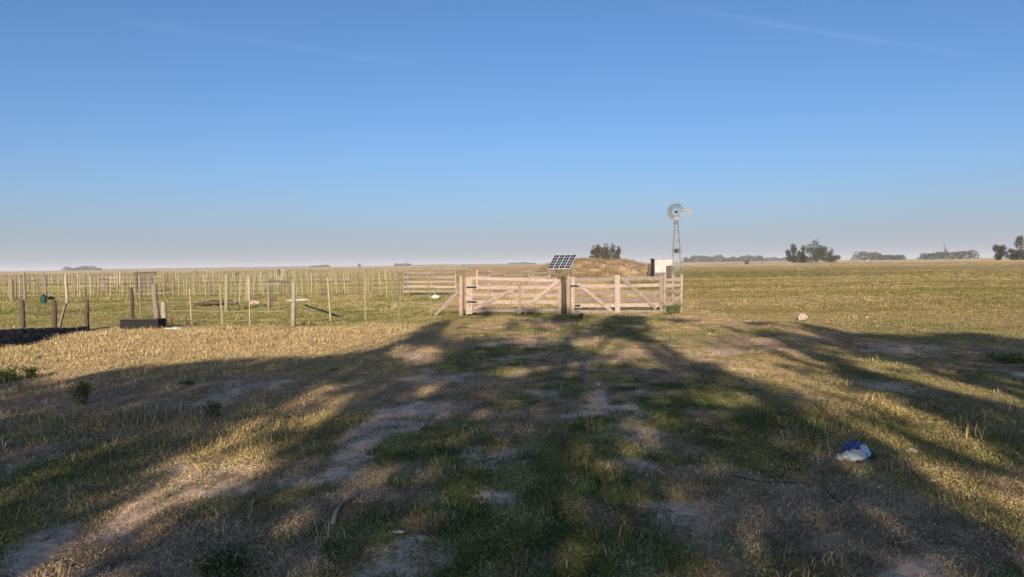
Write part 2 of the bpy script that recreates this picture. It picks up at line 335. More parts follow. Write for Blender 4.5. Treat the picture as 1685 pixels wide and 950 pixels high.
# ------------------------------------------------------------------ object helpers
def link_mesh(name, v, f, m, parent=None, loc=(0, 0, 0), smooth=False):
    me = bpy.data.meshes.new(name); me.from_pydata([tuple(p) for p in v], [], [tuple(q) for q in f]); me.update()
    if m is not None: me.materials.append(m)
    if smooth: me.polygons.foreach_set('use_smooth', [True] * len(me.polygons))
    o = bpy.data.objects.new(name, me); COL.objects.link(o); o.location = loc
    if parent is not None: o.parent = parent
    return o
def tag(o, label=None, cat=None, group=None, kind=None):
    if label: o['label'] = label
    if cat: o['category'] = cat
    if group: o['group'] = group
    if kind: o['kind'] = kind
    return o
def thing(name, loc, label, cat, group=None):
    o = bpy.data.objects.new(name, None); COL.objects.link(o); o.location = loc; o.empty_display_size = 0.2
    return tag(o, label, cat, group)
class MB:
    """collects shapes in world space; build() links them as one mesh under a parent"""
    def __init__(s): s.v = []; s.f = []
    def add(s, v, f):
        k = len(s.v); s.v += [Vector(p) for p in v]; s.f += [tuple(i + k for i in q) for q in f]
    def beam(s, a, b, wd, ht, side=None, seg=2, jit=0.0):
        a = Vector(a); b = Vector(b); d = (b - a).normalized()
        n = Vector(side) if side is not None else Vector((0, 1, 0))
        n = (n - d * n.dot(d)).normalized(); q = d.cross(n).normalized()   # n: thickness way, q: width way
        rings = []
        for i in range(seg + 1):
            p = a.lerp(b, i / seg) + Vector((random.uniform(-1, 1), random.uniform(-1, 1), random.uniform(-1, 1))) * (jit if 0 < i < seg else jit * 0.6)
            ww = wd * (1 + random.uniform(-1, 1) * min(0.15, jit * 8))
            rings.append([p + q * ww / 2 + n * ht / 2, p - q * ww / 2 + n * ht / 2, p - q * ww / 2 - n * ht / 2, p + q * ww / 2 - n * ht / 2])
        v = [p for r in rings for p in r]; f = [(3, 2, 1, 0), tuple(seg * 4 + k for k in range(4))]
        for i in range(seg):
            for k in range(4):
                f.append((i * 4 + k, i * 4 + (k + 1) % 4, i * 4 + 4 + (k + 1) % 4, i * 4 + 4 + k))
        s.add(v, f)
    def tube(s, pts, rad, n=7, jit=0.0):
        pts = [Vector(p) for p in pts]; rings = []
        for i, p in enumerate(pts):
            d = (pts[min(i + 1, len(pts) - 1)] - pts[max(i - 1, 0)]).normalized()
            up = Vector((0, 0, 1)) if abs(d.z) < 0.9 else Vector((1, 0, 0))
            x = d.cross(up).normalized(); y = d.cross(x).normalized()
            r = rad[i] if isinstance(rad, (list, tuple)) else rad
            rings.append([p + (x * math.cos(2 * math.pi * k / n) + y * math.sin(2 * math.pi * k / n)) * r * (1 + random.uniform(-jit, jit)) for k in range(n)])
        v = [p for r in rings for p in r]; f = [tuple(range(n))[::-1], tuple((len(pts) - 1) * n + k for k in range(n))]
        for i in range(len(pts) - 1):
            for k in range(n):
                f.append((i * n + k, i * n + (k + 1) % n, i * n + n + (k + 1) % n, i * n + n + k))
        s.add(v, f)
    def box(s, lo, hi):
        x0, y0, z0 = lo; x1, y1, z1 = hi
        s.add([(x0, y0, z0), (x1, y0, z0), (x1, y1, z0), (x0, y1, z0), (x0, y0, z1), (x1, y0, z1), (x1, y1, z1), (x0, y1, z1)],
              [(3, 2, 1, 0), (4, 5, 6, 7), (0, 1, 5, 4), (1, 2, 6, 5), (2, 3, 7, 6), (3, 0, 4, 7)])
    def build(s, name, m, parent=None, smooth=False):
        o = Vector(parent.location) if parent is not None else Vector((0, 0, 0))
        if parent is not None and parent.parent is not None: o = o + Vector(parent.parent.location)
        return link_mesh(name, [p - o for p in s.v], s.f, m, parent, smooth=smooth)
    def build_top(s, name, m, base, smooth=False):      # a thing that is one mesh, origin at its base
        base = Vector(base)
        return link_mesh(name, [p - base for p in s.v], s.f, m, None, base, smooth)

# ------------------------------------------------------------------ ground sheet
def make_ground():
    ys = [-300, -150, -80, -40, -20, -10, -5, 0, 1.5]
    y = 2.6
    while y < 32: ys.append(y); y *= 1.0095
    while y < 4000: ys.append(y); y *= 1.028
    ys.append(4050); ys = np.array(ys)
    n = 461; s = np.linspace(-1, 1, n); s = np.sign(s) * np.abs(s) ** 1.12
    Y = np.repeat(ys[:, None], n, 1)
    W = np.where(Y > 0, 3.2 + 0.82 * Y, 3.2 + 1.2 * np.abs(Y)); W = W + sstep(30, 200, np.abs(Y)) * 0.3 * np.abs(Y)
    X = s[None, :] * W
    Z = hgt(X, Y)
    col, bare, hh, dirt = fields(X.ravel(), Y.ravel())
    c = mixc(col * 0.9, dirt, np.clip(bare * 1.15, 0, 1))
    v = np.stack([X, Y, Z], -1).reshape(-1, 3)
    r = len(ys); idx = np.arange(r * n).reshape(r, n)
    f = np.stack([idx[:-1, :-1], idx[:-1, 1:], idx[1:, 1:], idx[1:, :-1]], -1).reshape(-1, 4)
    me = bpy.data.meshes.new('ground'); me.vertices.add(len(v)); me.vertices.foreach_set('co', v.ravel())
    me.loops.add(f.size); me.loops.foreach_set('vertex_index', f.ravel().astype(np.int32))
    me.polygons.add(len(f)); me.polygons.foreach_set('loop_start', np.arange(0, f.size, 4, dtype=np.int32))
    me.update(calc_edges=True); me.polygons.foreach_set('use_smooth', np.ones(len(f), bool))
    at_ = me.attributes.new('col', 'FLOAT_COLOR', 'POINT'); at_.data.foreach_set('color', np.concatenate([c, np.ones((len(c), 1))], 1).ravel())
    me.materials.append(MT['ground'])
    o = bpy.data.objects.new('ground', me); COL.objects.link(o)
    tag(o, 'flat worn pasture of short grass and bare soil reaching the horizon', 'ground', kind='structure')
make_ground()

# earth bank round the stock tank, behind the right-hand gate
MC = Vector((10.3, 96.0, 0.0)); MRX, MRY, MH = 8.6, 8.5, 2.02
def mound_h(x, y):
    u = (x - MC.x) / MRX; v = (y - MC.y) / MRY
    r = np.sqrt(u * u + v * v) + (fbm(x * .5, y * .5, 3) - .5) * 0.34
    top = MH * (1 - 0.14 * np.clip(u, 0, 1)) * (0.86 + 0.28 * fbm(x * .9 + 3, y * .9, 4))
    return top * sstep(1.06, 0.42, r) - 0.12
def make_mound():
    n = 90; gx = np.linspace(MC.x - MRX * 1.2, MC.x + MRX * 1.2, n); gy = np.linspace(MC.y - MRY * 1.2, MC.y + MRY * 1.2, n)
    X, Y = np.meshgrid(gx, gy); Z = mound_h(X, Y)
    x, y = X.ravel(), Y.ravel()
    c = mixc(np.broadcast_to(C_STRAW * np.array([.50, .50, .56]), x.shape + (3,)), C_RED * .82, sstep(-1.5, 1.5, (x - MC.x) + 5 * (fbm(x * .6, y * .6, 3) - .5)) * sstep(0.3, 1.1, Z.ravel()))
    c = mixc(c, C_BROWN * .6, sstep(0.5, 0.68, fbm(x * 1.1 + 9, y * 1.1, 3)) * 0.6 * sstep(1.5, -1.5, x - MC.x))
    idx = np.arange(n * n).reshape(n, n); f = np.stack([idx[:-1, :-1], idx[:-1, 1:], idx[1:, 1:], idx[1:, :-1]], -1).reshape(-1, 4)
    o = link_mesh('earth_bank', np.stack([x - MC.x, y - MC.y, Z.ravel()], -1), f, MT['ground'], None, MC, True)
    a = o.data.attributes.new('col', 'FLOAT_COLOR', 'POINT'); a.data.foreach_set('color', np.concatenate([c, np.ones((len(c), 1))], 1).ravel())
    tag(o, 'low flat-topped bank of reddish earth and dry grass beside the windmill', 'earth bank', kind='structure')
make_mound()

# ------------------------------------------------------------------ timber: gates, posts, plank fences
def post_mesh(mb, p, h, r, n=8, lean=(0, 0), jit=0.08):
    p = Vector(p); t = p + Vector((lean[0], lean[1], h))
    pts = [p + Vector((0, 0, -0.25)), p.lerp(t, 0.33) + Vector((random.uniform(-.3, .3) * r, random.uniform(-.3, .3) * r, 0)), p.lerp(t, 0.7) + Vector((random.uniform(-.3, .3) * r, random.uniform(-.3, .3) * r, 0)), t]
    mb.tube(pts, [r * 1.08, r, r * 0.96, r * 0.9], n, jit)
GD = 26.0                                     # depth of the gate line
def gx_at(px, y=GD): return at(px, 490, y).x
def single_post(name, px, ptop, pbase, r, m, label, lean=(0, 0), Y=None):
    b = at(px, pbase, Y) if Y else ground(px, pbase); b.z = hz(b.x, b.y)
    t = at(px, ptop, b.y)
    mb = MB(); post_mesh(mb, b, t.z - b.z, r, 9, lean)
    o = mb.build_top(name, m, b, True)
    return tag(o, label, 'post', 'posts of the gate line')
single_post('gate_post', 759, 454, 522, 0.085, MT['pinkpost'], 'stout pinkish grey post holding the left end of the gates', (0.01, 0), GD)
single_post('gate_post', 928, 455, 518, 0.075, MT['darkpost'], 'dark weathered post where the two gates meet', (-0.01, 0), GD)
single_post('gate_post', 936, 454, 517, 0.085, MT['pinkpost'], 'pale sunlit post just right of the dark middle post', (0.02, 0), GD + 0.1)

def gate(label, px0, px1, tops, bottom, rails, stiles, braces, Y, m, swing=0.0):
    """rails: list of pixel rows; stiles: list of (px, top row, width m); braces: list of ((px,row),(px,row))"""
    base = at((px0 + px1) / 2, 515, Y); base.z = hz(base.x, base.y)
    g = thing('wooden_gate', base, label, 'gate', 'wooden gates of the pen')
    def P(px, py, dy=0.0): return at(px, py, Y + dy)
    for i, (ra, rb) in enumerate(rails):
        mb = MB(); mb.beam(P(px0, ra), P(px1, rb), random.uniform(0.10, 0.14), 0.025, (0, 1, 0), 4, 0.008); mb.build('rail', m, g)
    for px, pt, wd in stiles:
        mb = MB(); mb.beam(P(px, pt, -0.03), P(px, bottom, -0.03), wd, 0.028, (0, 1, 0), 3, 0.006); mb.build('stile', m, g)
    for a, b in braces:
        mb = MB(); mb.beam(P(a[0], a[1], -0.062), P(b[0], b[1], -0.062), 0.11, 0.026, (0, 1, 0), 3, 0.005); mb.build('brace', m, g)
    for ra, rb in (rails[1], rails[-2]):
        mb = MB(); mb.box(P(px0 - 4, ra) + Vector((0, -0.045, -0.03)), P(px0 + 12, ra) + Vector((0, -0.02, 0.03))); mb.build('hinge', MT['dark'], g)
    return g
gate('wide wooden gate right of the dark post, with crossed diagonal braces', 943, 1090, 455, 517,
     [(460, 458), (471, 469.5), (482, 481), (493.5, 492), (503, 502), (513.5, 513)],
     [(942.5, 456, 0.12), (1016, 453, 0.17), (1088, 455, 0.12)],
     [((1022, 456), (1080, 508)), ((950, 466), (1006, 512))], GD, MT['rail'])
gate('wooden gate left of the dark post, with a bare middle upright', 772, 921, 457, 517,
     [(458, 462), (473, 473), (485, 486), (497, 497), (512, 510)],
     [(772, 456, 0.22), (855, 470, 0.10), (921, 463, 0.09)],
     [((780, 508), (846, 476)), ((864, 506), (919, 462))], GD, MT['rail'])

def plank_fence(label, pxs, rows_l, rows_r, prow, pbot, Y0, Y1, m, pm, r=0.06, braces=()):
    x0, x1 = pxs[0], pxs[-1]
    base = at((x0 + x1) / 2, pbot, (Y0 + Y1) / 2); base.z = hz(base.x, base.y)
    t = thing('plank_fence', base, label, 'fence', 'plank fences of the pen')
    yy = lambda px: Y0 + (Y1 - Y0) * (px - x0) / (x1 - x0)
    for px in pxs:
        b = at(px, pbot, yy(px)); b.z = hz(b.x, b.y); tp = at(px, prow, yy(px))
        mb = MB(); post_mesh(mb, b, tp.z - b.z, r * random.uniform(.85, 1.15), 8, (random.uniform(-.03, .03), 0)); mb.build('post', pm, t, True)
    for ra, rb in zip(rows_l, rows_r):
        for i in range(len(pxs) - 1):
            fa = (pxs[i] - x0) / (x1 - x0); fb = (pxs[i + 1] - x0) / (x1 - x0)
            a = at(pxs[i], ra + (rb - ra) * fa + random.uniform(-.5, .5), yy(pxs[i]) - r - 0.02); b = at(pxs[i + 1], ra + (rb - ra) * fb + random.uniform(-.5, .5), yy(pxs[i + 1]) - r - 0.02 - 0.004 * i)
            mb = MB(); mb.beam(a, b, random.uniform(.09, .14), 0.025, (0, 1, 0), 2, 0.006); mb.build('plank', m, t)
    for a, b in braces:
        mb = MB(); mb.beam(at(a[0], a[1], Y0 - .12), at(b[0], b[1], Y0 - .12), 0.09, 0.03, (0, 1, 0), 2, 0.005); mb.build('brace', m, t)
    return t
plank_fence('short plank pen end with close posts under the windmill', [1095, 1107, 1121], [461, 470, 480, 491, 502], [460, 469, 479, 490, 501], 452, 516, GD, GD + .3, MT['rail'], MT['palepost'], 0.06)
plank_fence('boarded corral fence standing back left of the gates', [664, 672, 715, 751], [449, 456.5, 464, 472, 480], [448, 456, 463.5, 472, 480], 445, 487, 43, 42, MT['rail'], MT['palepost'], 0.08)
plank_fence('boarded fence seen through the left gate, far side of the pen', [786, 806, 832, 870, 905], [449, 456, 463, 471], [449, 456, 463, 470], 445, 480, 50, 54, MT['rail'], MT['palepost'], 0.07)
# the loose stay that props the left gate post
mb = MB(); a = at(712, 517, GD - .3); a.z = hz(a.x, a.y) - 0.03; mb.beam(a, at(756, 478, GD - .02), 0.09, 0.07, (0, 1, 0), 3, 0.008)
tag(mb.build_top('prop_pole', MT['rail'], a), 'sloping pale pole propping the left gate post', 'pole')
# white crumpled sheets behind it
def crumple(name, c, sx, sy, sz, m, label, cat, seed, group=None, n=12, parent=None):
    rr = np.random.default_rng(seed); v = []; f = []
    rows = n // 2 + 1
    for i in range(rows):
        th = math.pi * i / (rows - 1)
        for k in range(n):
            ph = 2 * math.pi * k / n
            r = 0.70 + 0.42 * rr.random() + 0.14 * math.cos(3 * ph + 1.3 * i + seed)
            v.append((c[0] + sx * r * math.sin(th) * math.cos(ph), c[1] + sy * r * math.sin(th) * math.sin(ph), c[2] + max(-0.02, sz * (0.42 + (0.5 * math.cos(th)) * r + 0.08 * (rr.random() - .5)))))
    for i in range(rows - 1):
        for k in range(n):
            f.append((i * n + k, (i + 1) * n + k, (i + 1) * n + (k + 1) % n, i * n + (k + 1) % n))
    c = Vector(c)
    if parent is not None:
        o = link_mesh(name, [Vector(p) - Vector(parent.location) for p in v], f, m, parent)
    else:
        o = link_mesh(name, [Vector(p) - c for p in v], f, m, None, c); tag(o, label, cat, group)
    return o
p = ground(716, 492); crumple('white_sheet', p, 0.20, 0.15, 0.20, MT['plasticwhite'], 'crumpled white sheet at the foot of the boarded corral fence', 'sheet', 3)
p = ground(493, 496); crumple('white_sheet', p, 0.62, 0.3, 0.12, MT['plasticwhite'], 'long flat white sheet lying in the left paddock', 'sheet', 5)
p = ground(420, 501); crumple('pale_block', p, 0.28, 0.2, 0.2, MT['sack'], 'small pale lump at the end of the dark log heap', 'block', 8)
p = ground(286, 542.5); crumple('white_sheet', p, 0.27, 0.2, 0.06, MT['plasticwhite'], 'flat whitish plate on the grass right of the black trough', 'sheet', 6)
p = ground(1320, 530); crumple('pale_sack', p, 0.15, 0.13, 0.22, MT['sack'], 'pale pinkish sack lying at the edge of the right pasture', 'sack', 9)
p = ground(1427, 523); crumple('white_scrap', p, 0.045, 0.04, 0.05, MT['plasticwhite'], 'tiny white scrap in the right pasture beyond the shade', 'scrap', 10)

# ------------------------------------------------------------------ wire fences
DROP = MB(); DROP.beam((0, 0, 0.06), (0, 0, 1.0), 1.0, 1.0, (0, 1, 0), 2, 0.0)
def wire_fence(label, a, b, n_posts, drops, h, m_post, r=0.065, wires=5, skip=(), rnd=0.0, dropw=0.032, posth=None):
    a = Vector(a); b = Vector(b); a.z = hz(a.x, a.y); b.z = hz(b.x, b.y)
    t = thing('wire_fence', a, label, 'fence', 'wire fences of the paddocks')
    ps = []
    for i in range(n_posts):
        q = a.lerp(b, i / max(1, n_posts - 1)); q += Vector((random.uniform(-1, 1), random.uniform(-.4, .4), 0)) * rnd; q.z = hz(q.x, q.y)
        ps.append(q)
        if i in skip: continue
        mb = MB(); post_mesh(mb, q, (posth or h + 0.08) * random.uniform(.9, 1.1), r * random.uniform(.65, 1.25), 7, (random.uniform(-.09, .09), random.uniform(-.05, .05))); mb.build('post', m_post, t, True)
    dm = None
    for i in range(n_posts - 1):
        for k in range(drops):
            q = ps[i].lerp(ps[i + 1], (k + 1) / (drops + 1)); q.x += random.uniform(-.12, .12); q.z = hz(q.x, q.y)
            o = DROP_PROTO.copy(); COL.objects.link(o); o.parent = t; o.location = q - a
            o.scale = (dropw * random.uniform(.8, 1.2), dropw, h * random.uniform(.86, 1.08)); o.rotation_euler = (random.uniform(-.04, .04), random.uniform(-.06, .06), random.uniform(-.5, .5))
        for k in range(wires):
            z = h * (0.15 + 0.82 * k / (wires - 1))
            mb = MB(); p0 = ps[i] + Vector((0, -r - .004, z)); p1 = ps[i + 1] + Vector((0, -r - .004, z)); mid = p0.lerp(p1, .5) - Vector((0, 0, 0.01))
            mb.tube([p0, mid, p1], 0.0034, 3); mb.build('wire', MT['wire'], t)
    return t
_m = bpy.data.meshes.new('dropper'); _m.from_pydata([tuple(p) for p in DROP.v], [], DROP.f); _m.materials.append(MT['dropper'])
DROP_PROTO = bpy.data.objects.new('dropper', _m)
# near fence: gate post to the grey strainer post and on to the left
A0 = at(751, 520, 26.0); A1 = ground(482, 538)
wire_fence('wire fence from the gates to the thick grey strainer post', A0, A1, 2, 4, 1.32, MT['greypost'], 0.062, 5, (0,), 0, 0.035, 1.42)
A2 = ground(258, 536)
wire_fence('wire fence with pale droppers behind the black trough', A1 + Vector((-.3, .1, 0)), A2, 2, 3, 1.28, MT['post'], 0.07, 5, (0,))
A3 = ground(205, 530)
wire_fence('two dark leaning posts strung with wire left of the black trough', A2 + Vector((-.2, .4, 0)), A3 + Vector((-.1, .8, 0)), 2, 1, 1.15, MT['darkpost'], 0.045, 4, (0,))
# braced strainer: second post and top rail
h0 = ground(443, 512); hb = thing('brace_frame', h0, 'pale post and top rail bracing the thick grey strainer post', 'fence frame')
mb = MB(); post_mesh(mb, h0, 1.25, 0.06, 7); mb.build('post', MT['palepost'], hb, True)
mb = MB(); mb.beam(h0 + Vector((0, 0, 1.16)), A1 + Vector((-.02, .09, 1.27)), 0.08, 0.08, (0, 1, 0), 2, 0.004); mb.build('rail', MT['palepost'], hb)
# second and third lines across the left paddock
wire_fence('middle wire fence crossing the left paddock, thin pale droppers', ground(655, 486), ground(286, 489), 7, 7, 1.25, MT['post'], 0.06, 5)
wire_fence('middle wire fence behind the green drum at far left', ground(278, 488), ground(-70, 494), 8, 6, 1.25, MT['post'], 0.07, 5, (), .3)
wire_fence('far wire fence along the left skyline, right half', ground(655, 463), ground(330, 465), 8, 10, 1.3, MT['post'], 0.07, 4, (), .3, 0.055)
wire_fence('far wire fence along the left skyline, left half', ground(322, 465), ground(-60, 468), 9, 9, 1.3, MT['post'], 0.08, 4, (), .5, 0.055)
wire_fence('oblique wire fence running back from the green drum', ground(110, 500), ground(205, 466), 7, 2, 1.3, MT['palepost'], 0.075, 4)
wire_fence('oblique wire fence with dark posts at the left edge', ground(20, 497), ground(60, 468), 5, 2, 1.35, MT['post'], 0.075, 4)
wire_fence('oblique pale wire fence running back beside the log heap', ground(372, 512), ground(470, 463), 7, 3, 1.3, MT['palepost'], 0.07, 4)
# far fence on the right skyline
wire_fence('thin far fence across the right pasture near the skyline', at(1255, 441, 300), at(1690, 433, 330), 14, 2, 1.3, MT['post'], 0.09, 3, (), 0, 0.06)
# ungated wooden pieces in the far left yards
plank_fence('weathered plank yard fence at far left behind the green drum', [128, 150, 172, 194], [457, 463, 470], [457, 463, 470], 452, 478, 62, 64, MT['rail'], MT['palepost'], 0.08)
# hanging dark door of the loading pen
p0 = ground(239, 481); dg = thing('pen_door', p0, 'dark boarded door hung in a timber frame in the left paddock', 'door')
Yd = p0.y
for px in (225, 254):
    b = at(px, 481, Yd); b.z = hz(b.x, b.y); mb = MB(); post_mesh(mb, b, at(px, 447, Yd).z - b.z, 0.10, 7); mb.build('post', MT['darkwood'], dg, True)
mb = MB(); mb.beam(at(222, 450, Yd), at(257, 448.5, Yd), 0.14, 0.14, (0, 1, 0), 2, 0.01); mb.build('lintel', MT['darkwood'], dg)
for k in range(6):
    px = 229.5 + k * 3.9; mb = MB(); mb.beam(at(px, 455, Yd - .02 - .004 * (k % 2)), at(px, 478, Yd - .02 - .004 * (k % 2)), 0.165, 0.03, (0, 1, 0), 2, 0.004); mb.build('board', MT['darkwood'], dg)
# tall rail frame left: posts with a high rail
p0 = ground(41, 497); fr = thing('timber_frame', p0, 'tall brown post with a short dark rail at far left', 'fence frame')
mb = MB(); post_mesh(mb, p0, 1.65, 0.07, 7); mb.build('post', MT['post'], fr, True)
mb = MB(); mb.beam(p0 + Vector((0, 0, 1.15)), p0 + Vector((0.55, 0.05, 1.16)), 0.07, 0.06, (0, 1, 0), 2, 0.004); mb.build('rail', MT['darkwood'], fr)

# dark wall and posts at the left edge
W0, W1 = gp(-60, 583), gp(140, 545)
wt = thing('low_wall', (W0.x, W0.y, 0), 'low dark stone wall sinking into the bank at the left edge', 'wall')
rw = random.Random(4)
n = 13; wz = lambda t: 0.47 + (0.13 - 0.47) * t
for layer in range(3):
    for i in range(n + layer % 2):
        t0 = max(0, (i - 0.5 * (layer % 2)) / n); t1 = min(1, (i + 1 - 0.5 * (layer % 2)) / n)
        if t1 - t0 < 0.01: continue
        hgt_ = wz((t0 + t1) / 2) / 3
        a = W0.lerp(W1, t0 + .004); b = W0.lerp(W1, t1 - .004); side = (W1 - W0).normalized().cross(Vector((0, 0, 1)))
        z0 = layer * hgt_ + 0.012; zz0 = z0 + hgt_ * 0.5
        o = side * rw.uniform(-.02, .025)
        g0 = hz((a.x + b.x) / 2, (a.y + b.y) / 2)
        mb = MB(); mb.beam(a + o + Vector((0, 0, zz0 + g0)), b + o + Vector((0, 0, zz0 + g0)), hgt_ * rw.uniform(.92, 1.0), 0.26, side, 2, 0.012); mb.build('stone', MT['wallstone'], wt)
dp = thing('wire_fence', (W0.x, W0.y, 0), 'three short dark posts with wire along the low dark wall', 'fence', 'wire fences of the paddocks')
tops = []
for px, pb, pt in ((39, 563, 494), (91, 553, 494), (144, 545, 493)):
    b = ground(px, pb); tp = at(px, pt, b.y); mb = MB(); post_mesh(mb, b, tp.z - b.z, 0.06, 8, (random.uniform(-.02, .02), 0)); mb.build('post', MT['darkpost'], dp, True); tops.append((b, tp))
for k in range(3):
    for i in range(2):
        f_ = 0.45 + 0.22 * k
        mb = MB(); mb.tube([tops[i][0].lerp(tops[i][1], f_), tops[i + 1][0].lerp(tops[i + 1][1], f_)], 0.0035, 3); mb.build('wire', MT['wire'], dp)
mb = MB(); b = ground(95, 548); mb.beam(b, at(108, 500, b.y + 0.6), 0.06, 0.05, (0, 1, 0), 2, 0.006)
tag(mb.build_top('leaning_pole', MT['post'], b), 'thin brown pole leaning beside the middle dark post', 'pole')

# black trough
tr0 = ground(234, 542); tr = thing('feed_trough', tr0, 'black low feed trough on the dry grass in the left paddock', 'trough')
xl, xr = gx_at(203, tr0.y) , gx_at(265, tr0.y); zt = 0.29 + tr0.z; y0 = tr0.y
def bx(name, lo, hi, m, par):
    mb = MB(); mb.box(lo, hi); return mb.build(name, m, par)
bx('front_board', (xl, y0 - .22, tr0.z + .04), (xr, y0 - .19, zt), MT['dark'], tr); bx('back_board', (xl, y0 + .19, tr0.z + .04), (xr, y0 + .22, zt), MT['dark'], tr)
bx('end_board', (xl, y0 - .187, tr0.z + .04), (xl + .03, y0 + .187, zt), MT['dark'], tr); bx('end_board', (xr - .03, y0 - .187, tr0.z + .04), (xr, y0 + .187, zt), MT['dark'], tr)
bx('floor_board', (xl + .032, y0 - .187, tr0.z + .06), (xr - .032, y0 + .187, tr0.z + .085), MT['darkwood'], tr)
for sx in (xl + .04, xr - .1):
    for sy in (-.20, .13): bx('leg', (sx, y0 + sy, tr0.z - .05), (sx + .06, y0 + sy + .06, tr0.z + .038), MT['darkwood'], tr)
bx('rim', (xl - .012, y0 - .235, zt + .002), (xr + .012, y0 - .187, zt + .022), MT['darkwood'], tr)
# grey post stub with junk
p = ground(270, 540); mb = MB(); post_mesh(mb, p, 0.75, 0.075, 8); tag(mb.build_top('post_stub', MT['greypost'], p, True), 'short grey post stub at the right end of the black trough', 'post')
p = ground(294, 539); ct = thing('wire_crate', p, 'small dark open crate right of the grey post stub', 'crate')
for k, (x0, x1, z0, z1) in enumerate(((-.22, .22, .30, .34), (-.22, -.18, .0, .298), (.18, .22, .0, .298), (-.178, .178, .02, .05))):
    bx('slat', (p.x + x0, p.y - .02, p.z + z0), (p.x + x1, p.y + .02, p.z + z1), MT['darkwood'], ct)
# green drum and a dark tub
def lathe(prof, n=14):
    v = []; f = []
    for r, z in prof:
        for k in range(n): v.append(Vector((r * math.cos(2 * math.pi * k / n), r * math.sin(2 * math.pi * k / n), z)))
    for i in range(len(prof) - 1):
        for k in range(n): f.append((i * n + k, i * n + (k + 1) % n, i * n + n + (k + 1) % n, i * n + n + k))
    f.append(tuple(range(n))[::-1]); f.append(tuple((len(prof) - 1) * n + k for k in range(n))); return v, f
p = ground(72, 500); dr = thing('plastic_drum', p, 'dark green plastic drum standing in the far left paddock', 'drum')
v, f = lathe([(.13, 0), (.15, .03), (.155, .15), (.145, .16), (.155, .18), (.155, .34), (.12, .42), (.07, .44)]); o = link_mesh('body', v, f, MT['plasticgreen'], dr)
v, f = lathe([(.04, .44), (.04, .48)], 8); link_mesh('cap', v, f, MT['dark'], dr)
p = ground(84, 494); crumple('rubber_tub', p, 0.22, 0.18, 0.22, MT['dark'], 'small black tub just right of the green drum', 'tub', 12)
# dark heap of logs
p = ground(375, 503); lg = thing('log_heap', p, 'heap of dark charred logs lying in the left paddock', 'logs')
rl = random.Random(9)
for k in range(9):
    cx_ = rl.uniform(-1.15, 1.15); L = rl.uniform(.5, 1.1); an = rl.uniform(-.35, .35); r = rl.uniform(.06, .11); zb = r + (0.12 if k > 5 else 0) * rl.random()
    a = p + Vector((cx_ - L / 2 * math.cos(an), rl.uniform(-.3, .3), zb)); b = a + Vector((L * math.cos(an), L * math.sin(an), rl.uniform(0, .07)))
    mb = MB(); mb.tube([a, a.lerp(b, .5) + Vector((0, 0, rl.uniform(-.02, .04))), b], [r, r * .95, r * .75], 7, .15); mb.build('log', MT['log'], lg, True)
p = ground(508, 537); mb = MB(); mb.tube([p + Vector((-.1, -.1, .02)), p + Vector((.05, .15, .04)), p + Vector((.22, .5, .03))], [.025, .022, .012], 6, .1)  # slim dark tapering piece laid on the grass
tag(mb.build_top('dark_streak', MT['log'], p, True), 'dark streak on the grass right of the grey strainer post', 'stick')
p = ground(447, 497); crumple('dark_lump', p, 0.25, 0.2, 0.32, MT['darkwood'], 'dark brown lump between the log heap and the white sheet', 'stump', 15)

